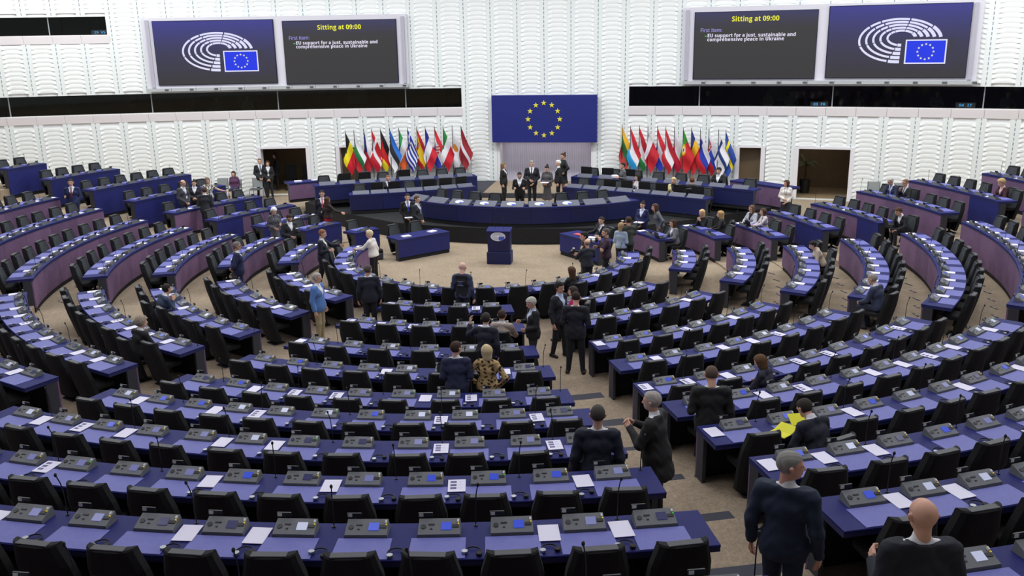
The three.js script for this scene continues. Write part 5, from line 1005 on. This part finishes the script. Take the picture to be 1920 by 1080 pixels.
// rows facing the lectern
who('d1', 'bald photographer in a black vest with a white camera lens', 172, { h: 1.80, cell: 0.016, top: { color: 0x3a3f58, name: 'shirt' }, low: tr(0x23283a), vest: 0x17181c, print: vestPrint, hair: 'bald', arms: ['down', 'bent'], headPitch: 18, skin: 0xe0b0a0 });
who('d2', 'woman with long brown hair seated at the front row in black', faceC('d2') + 10, { h: 1.66, cell: 0.016, sit: true, fem: true, top: { color: 0x17171a }, hair: 'long', hairColor: 0x4c3320, arms: ['desk', 'desk'] });
who('d3', 'dark-haired man in a black jacket turned to the woman in pink', 60, { h: 1.78, cell: 0.016, top: suit(0x1e212a), shirt: 0xb9c8e4, low: tr(0x1c1e25), hairColor: 0x14100e, hair: 'thick', arms: ['down', 'down'], step: 0.1, skin: 0xb87e60 });
who('d4', 'woman in a pink jumper leaning in to talk', -95, { h: 1.70, cell: 0.016, sit: true, fem: true, top: { color: 0xb0185e, rough: 0.9 }, hair: 'bob', hairColor: 0x3a2c26, arms: ['down', 'hip'], lean: 0.05, chairLabel: 'black swivel chair under the woman in the pink jumper' });
who('d5', 'tall man in a dark navy suit seen from behind in the aisle', 178, { h: 1.86, cell: 0.015, top: suit(0x181b26, { long: 0.02 }), low: tr(0x171a25), hair: 'crop', hairColor: 0x2a1e18, recede: 0.03, arms: ['bent', 'bent'], wide: 1.06, spread: 0.05, headPitch: 14 });
who('d6', 'grey-haired woman in a black jacket and trousers walking in the aisle', -60, { h: 1.70, cell: 0.015, fem: true, top: suit(0x191a1f), shirt: 0xb9c6dc, low: tr(0x2b2b2c), hair: 'thick', hairColor: 0xb9b5ae, arms: ['bent', 'clasp'], step: 0.1, headPitch: 15, shoes: 0xc8c4c0 });
who('d7', 'dark-haired man in a navy jacket raising one hand', 175, { h: 1.74, cell: 0.016, top: suit(0x1c2030), low: tr(0x1a1d2a), hairColor: 0x2a2622, arms: ['down', 'wave'], lean: 0.1 });
who('d8', 'brown-haired man in a beige jacket seated at the third row', faceC('d8') - 15, { h: 1.74, cell: 0.016, sit: true, top: suit(0xa8988e), hairColor: 0x3a2418, arms: ['desk', 'desk'] });
who('d9', 'man in a blue-grey suit standing beside the woman in leopard print', -172, { h: 1.76, cell: 0.014, top: suit(0x2a304c), low: tr(0x242a42), hairColor: 0x3a2418, arms: ['bent', 'bent'], headYaw: -40 });
who('d10', 'blonde woman in a leopard-print blouse seen from behind', 172, { h: 1.66, cell: 0.012, fem: true, wide: 1.12, bulk: 1.12, top: { color: 0xb89a68, pattern: { color: 0x241a14, scale: 48, cut: 0.42 } }, low: tr(0x18181c), hair: 'bob', hairColor: 0xc4b088, arms: ['hip', 'hip'], headYaw: 35 });
who('d11', 'short-haired man in a navy suit seen from behind by the aisle', -176, { h: 1.76, cell: 0.012, top: suit(0x1a1f30), low: tr(0x181c2c), hair: 'crop', hairColor: 0x3c3733, arms: ['down', 'down'], wide: 1.06, skin: 0xb9826a });
who('d12', 'old bearded man in a long black jacket clapping in the aisle', -110, { h: 1.78, cell: 0.012, top: suit(0x1b1b1d, { long: 0.16 }), low: tr(0x18181a), hairColor: 0xa39c96, beard: 0xbdb5ae, arms: ['clap', 'clap'], bulk: 1.18, wide: 1.05, lean: 0.1, skin: 0xc08a70, recede: 0.02 });
who('d13', 'man with thinning hair in a black suit standing at the seventh row', -175, { h: 1.80, cell: 0.013, top: suit(0x1a1c1e), low: tr(0x18191c), hair: 'crop', hairColor: 0x5a4a3e, arms: ['bent', 'bent'], wide: 1.1, bulk: 1.12, headPitch: 15 });
who('d14', 'seated woman with brown hair in a navy jacket reading papers', faceC('d14') + 25, { h: 1.64, cell: 0.014, sit: true, fem: true, top: { color: 0x262838, name: 'jacket' }, hair: 'bob', hairColor: 0x5c4024, arms: ['bent', 'desk'], lean: 0.2, headPitch: 20 });
who('d15', 'seated man in a dark suit bent over yellow folders', faceC('d15') + 12, { h: 1.76, cell: 0.012, sit: true, top: suit(0x1f2230), low: tr(0x1c1f2a), hairColor: 0x2c241e, arms: ['desk', 'desk'], lean: 0.46, headPitch: 30, skin: 0xc68e78, wide: 1.04 });
who('d16', 'smiling grey-haired man in a blue suit walking up the aisle', 158, { h: 1.82, cell: 0.011, headCell: 0.004, top: suit(0x1d2940), low: tr(0x1b263c), hair: 'crop', hairColor: 0x8a8682, arms: ['down', 'down'], headYaw: -62, wide: 1.06, skin: 0xb97a64, step: 0.1 });
who('d17', 'bald man in a dark navy jacket seen from behind at the aisle', -172, { h: 1.78, cell: 0.011, headCell: 0.004, top: suit(0x1a1d2a), low: tr(0x181b26), hair: 'bald', arms: ['down', 'bent'], wide: 1.08, bulk: 1.08, skin: 0xc98f74 });
// interpreters behind the booth glass
[[-15.6, 0x39454a, 'in a grey-blue top'], [-14.2, 0x9aa39c, 'in a white shirt'], [7.3, 0x2a3432, 'in dark clothes'], [9.9, 0x9c9a72, 'in a pale yellow top'], [10.9, 0x8a938e, 'in a white blouse'], [13.6, 0x5a625e, 'in a grey top'], [15.1, 0x2c3a38, 'with dark jacket'], [16.6, 0x7f8a8c, 'in a light grey shirt'], [19.1, 0x66706c, 'in a pale cardigan']].forEach(([x, col, t], i) => {
  const [px, pz] = wallAt(x, -1.35); POS['e' + i] = [px, 3.72 - 0.32, pz];
  person('e' + i, `interpreter ${t} behind the long booth window`, [px, 3.4, pz], rr(-20, 20), { h: 1.72, sit: true, cell: 0.028, top: { color: col }, hairColor: [0x241a14, 0x5a3a20, 0x3a2c24][i % 3], hair: i % 2 ? 'bob' : 'short', arms: ['desk', 'desk'], fem: i % 2 === 1, chair: false, group: 'interpreters in the booths' });
});
// ---------------------------------------------------------------- small things: papers, headphones, props
const DENS = { C: [0.5, 0.55], L1: [0.6, 0.1], R1: [0.5, 0.35], L2: [0.75, 0], R2: [0.85, 0], L3: [0.22, 0], R3: [0.25, 0] };
for (const key of Object.keys(DESKS)) {
  const r = DESKS[key]; if (!r.block) continue;
  const [dp, printed] = DENS[r.block];
  for (const q of r.seats) {
    if (!q.vis) continue;
    const a = rnd(), b = rnd(), cc = rnd(), e = rnd();
    if (a < dp && nPaper < 290) {
      const isP = b < printed, p = new THREE.Mesh(paperGeo, isP ? paperMats : M.paper); p.name = numbered(isP ? 'printed_sheet' : 'paper_sheet');
      p.position.set(q.paper.x, q.paper.y + 0.0035 + 0.006, q.paper.z); p.rotation.y = q.yaw + (cc - 0.5) * 0.08; scene.add(p); nPaper++;
      tag(p, `${isP ? 'white printed sheet' : 'blank white sheet'} on the ${ORD[r.row]}-row desk, ${BLOCKS[r.block]}`, 'paper', `papers on the ${ORD[r.row]} row of the ${BLOCKS[r.block]}`);
    }
    if (['C', 'L1', 'R1'].includes(r.block) && e < 0.93 && q.i < r.N - 1 && nHead < 250) {
      const h = head0.clone(); h.name = numbered('headphones'); h.position.set(q.head.x, q.head.y + 0.007, q.head.z); h.rotation.y = q.yaw + (cc - 0.5); scene.add(h); nHead++;
      tag(h, `black headphones lying on the ${ORD[r.row]}-row desk, ${BLOCKS[r.block]}`, 'headphones', `headphones on the ${ORD[r.row]} row of the ${BLOCKS[r.block]}`);
    }
  }
}
console.log('papers', nPaper, 'headphones', nHead);
function onDesk(key, i, name, geo, mat, label, cat, off = 0, n = 0.35, turn = 0, up = 0.012) {
  const r = DESKS[key], q = r.seats[i], p = r.W(q.s + off, n, 0.75), m = new THREE.Mesh(geo, mat); m.name = numbered(name); m.position.set(p.x, p.y + up, p.z); m.rotation.y = q.yaw + turn; scene.add(m); return tag(m, label, cat);
}
// floor outlets behind the rows
const outletMat = std(0x55504e, 0.7), outlet = new THREE.BoxGeometry(0.27, 0.01, 0.055), outletMid = new THREE.BoxGeometry(0.09, 0.016, 0.05);
for (const [k, a0, a1, A0, A1] of [[3, -58, -27, 67, 99], [4, -57, -26, 65, 99], [5, -56, -24, 63, 99], [6, -55, -23, 61, 98], [7, -54, -23, 60, 97], [5, -99, -65, 24, 24], [6, -99, -63, 24, 24]]) for (const [b0, b1] of [[a0, a1], [A0, A1]]) {
  const R = ROW_R[k + 1] - 0.42, t = scene.getObjectByName(`floor_terrace_${k}`), n = Math.floor((b1 - b0) * D2R * R / 0.74);
  for (let i = 0; i < n; i++) { const a = b0 + (b1 - b0) * (i + 0.5) / n, [x, z] = pol(R, a); const o = part('floor_outlet', outlet, outletMat, t, [x, ROW_F[k] + 0.006, z], a * D2R + 0.5); part('outlet_lid', outletMid, M.metal, o); }
}
// visitor chairs
visitorChair(-14.75, 0.2, -12.25, 0.1, 'grey mesh visitor chair left of the seated woman by the wall'.replace('left of', 'beside'));
visitorChair(-13.1, 0.2, -12.35, 0.05, 'grey mesh visitor chair between the seated woman and the doorway');
visitorChair(14.1, 0.2, -12.5, -0.1, 'grey mesh visitor chair standing beside the wide doorway');
visitorChair(15.0, 0.2, -12.2, -0.1, 'grey mesh visitor chair behind the two seated men');
visitorChair(-12.55, 0.2, -15.0, 0.1, 'dark high-backed chair inside the doorway next to the man in black', true);
visitorChair(-11.75, 0.2, -15.1, -0.1, 'dark high-backed chair at the inner edge of the doorway', true);
// yellow folders of the seated man
{
  const p = POS.d15, yaw = (faceC('d15')) * D2R, F = [Math.sin(yaw), Math.cos(yaw)], Rr = [Math.cos(yaw), -Math.sin(yaw)], ym = std(0xe4e12c, 0.7);
  [[0.46, 0.36, 0.45, 'open yellow folder under the hand of the bent man'], [0.66, -0.05, -0.15, 'yellow folder standing behind the console of the bent man']].forEach(([f, s, t, label], i) => {
    const m = new THREE.Mesh(i ? merge([box(0.24, 0.008, 0.2, 0, 0.07, 0, -0.5)]) : merge([box(0.18, 0.01, 0.26), box(0.18, 0.006, 0.26, -0.165, 0.03, 0, 0, 0, -0.3)]), ym); m.name = numbered('yellow_folder'); m.position.set(p[0] + F[0] * f + Rr[0] * s, ROW_F[8] + 0.775, p[2] + F[1] * f + Rr[1] * s); m.rotation.y = yaw + t; scene.add(m); tag(m, label, 'folder');
  });
}
// cameras
const lensWhite = std(0xd8d8d4, 0.4);
function cameraAt(key, hand, label, white, up = 0.02, fwd = 0.1, tilt = 0) {
  const P = PEOPLE[key], r = P.hands[hand][1], g = thing('photo_camera', label, 'camera', [0, 0, 0], 0);
  P.g.updateMatrixWorld(true); const w = P.g.localToWorld(new THREE.Vector3(r[0] * 0.5, r[1] + up, r[2] + fwd)); g.position.copy(w); g.rotation.set(tilt, P.g.rotation.y, 0, 'YXZ');
  part('camera_body', rbox(0.15, 0.11, 0.08, 0.015), M.black, g); part('viewfinder', rbox(0.06, 0.04, 0.06, 0.008, 0, 0.07, 0), M.black, g);
  if (white) { part('lens', cyl(0.055, 0.045, 0.2, 0, 0, 0, 16).rotateX(Math.PI / 2).translate(0, 0, 0.14), lensWhite, g); part('lens_ring', cyl(0.057, 0.057, 0.03, 0, 0, 0, 16).rotateX(Math.PI / 2).translate(0, 0, 0.16), M.black, g); part('hood', cyl(0.065, 0.056, 0.07, 0, 0, 0, 16).rotateX(Math.PI / 2).translate(0, 0, 0.27), lensWhite, g); }
  else { part('lens', cyl(0.04, 0.035, 0.11, 0, 0, 0, 14).rotateX(Math.PI / 2).translate(0, 0, 0.09), M.black, g); part('light_panel', box(0.08, 0.03, 0.05, 0, 0.11, 0.01), M.signWhite, g); }
}
cameraAt('d1', 1, 'black camera with a long white lens hanging by the bald photographer', true, -0.28, 0.02, 1.2);
cameraAt('c5', 1, 'black camera held to the face by the photographer in olive', false, 0.06, 0.06);
cameraAt('c6', 1, 'video camera held by the cameraman in the black t-shirt', false, 0.05, 0.1);
cameraAt('c7', 0, 'black camera held up by the balding man in grey', false, 0.05, 0.06);
cameraAt('c8', 1, 'camera with white lens held by the man in the checked shirt', true, 0.0, 0.1);
cameraAt('a13', 1, 'black camera held at the waist by the bearded man', false, 0.02, 0.08);
// papers in hands and on the dais desks
function sheetAt(key, label, up, fwd, n = 8) { const P = PEOPLE[key], r = P.hands[0][1], m = new THREE.Mesh(new THREE.BoxGeometry(0.3, 0.006 * n, 0.22), M.paper); m.name = numbered('paper_stack'); P.g.updateMatrixWorld(true); m.position.copy(P.g.localToWorld(new THREE.Vector3(0, r[1] + up, r[2] + fwd))); m.rotation.y = P.g.rotation.y; scene.add(m); tag(m, label, 'paper'); }
sheetAt('b10', 'thick stack of white papers carried by the usher', 0.03, 0.1, 14); sheetAt('b7', 'white papers held by the woman in the grey dress', 0.04, 0.1, 3); sheetAt('c1', 'white papers held by the woman in the navy jacket', 0.0, 0.1, 3); sheetAt('b1', 'folded white papers held by the man before the dais', 0.02, 0.08, 4);
const stack = (n) => new THREE.BoxGeometry(0.3, 0.006 * n, 0.22);
onDesk('WL3', 0, 'paper_stack', stack(6), M.paper, 'white papers on the small side desk, outer end', 'paper', 0, 0.25, 0.1, 0.09); onDesk('WL3', 1, 'paper_stack', stack(8), M.paper, 'white papers on the small side desk, inner end', 'paper', 0, 0.25, -0.1, 0.095);
onDesk('TL', 0, 'paper_stack', stack(6), M.paper, 'stack of papers on the straight table near the aisle end', 'paper', -0.1, 0.35, 0.2, 0.018); onDesk('TL', 1, 'paper_stack', stack(5), M.paper, 'stack of papers on the straight table near the dais end', 'paper', 0.1, 0.3, -0.1, 0.015);
onDesk('TR', 0, 'paper_stack', stack(8), M.paper, 'large heap of papers before the gesturing man', 'paper', 0.1, 0.3, 0.3, 0.025); onDesk('TR', 1, 'red_folder', stack(3), std(0xc8505a, 0.7), 'red folder on the straight table behind the camera crew', 'folder', 0, 0.35, 0.2, 0.01);
for (const [key, i, where] of [['WL2', 7, 'upper wing below the Latvian flag'], ['WL1', 6, 'lower wing beside the woman in black'], ['WR1', 0, 'lower wing beside the white-haired man'], ['WR2', 0, 'upper wing behind the white-haired man']]) onDesk(key, i, 'paper_stack', stack(7), M.paper, `stack of papers on the ${where}`, 'paper', 0.1, 0.45, 0.1, 0.022);
// laptops
const lapGeo = merge([box(0.32, 0.016, 0.22, 0, 0.008, 0), box(0.32, 0.21, 0.01, 0, 0.115, -0.14, -0.3)]);
function laptop(x, y, z, turn, label) { const g = thing('laptop', label, 'laptop', [x, y, z], turn, null); part('keyboard_base', box(0.32, 0.016, 0.22, 0, 0.008, 0), M.black, g); part('lid', box(0.32, 0.21, 0.01, 0, 0.11, 0.13, 0.3), M.consoleDark, g); }
for (const [k, label] of [['c9', 'open laptop of the long-haired woman in grey'], ['c13', 'open laptop of the woman in the pale blouse'], ['c18', 'open laptop before the writing man']]) { const p = POS[k], a = faceC(k) * D2R; laptop(p[0] + Math.sin(a) * 0.55, p[1] + 0.757, p[2] + Math.cos(a) * 0.55, a, label); }
onDesk('C5', 5, 'tablet_computer', box(0.26, 0.2, 0.012, 0, 0.1, 0, -0.4), M.consoleDark, 'dark tablet leaning on the fifth-row desk, middle block', 'tablet', 0, 0.4, 0, 0.02);
// rucksack under the straight table
{ const g = thing('rucksack', 'black rucksack on the floor behind the straight blue table', 'bag', [-4.15, 0, -2.0], 0.6); part('bag_body', rbox(0.34, 0.36, 0.2, 0.08, 0, 0.18, 0), M.black, g); part('pocket', rbox(0.26, 0.2, 0.08, 0.03, 0, 0.12, 0.12), M.carpetDark, g); part('strap', tube([[-0.1, 0.34, -0.06], [0, 0.42, -0.05], [0.1, 0.34, -0.06]], 0.01, 8, 5), M.black, g); }
// every mesh throws and takes shadow
scene.traverse(o => { if (o.isMesh) { o.castShadow = true; o.receiveShadow = true; } });
renderer.render(scene, camera);
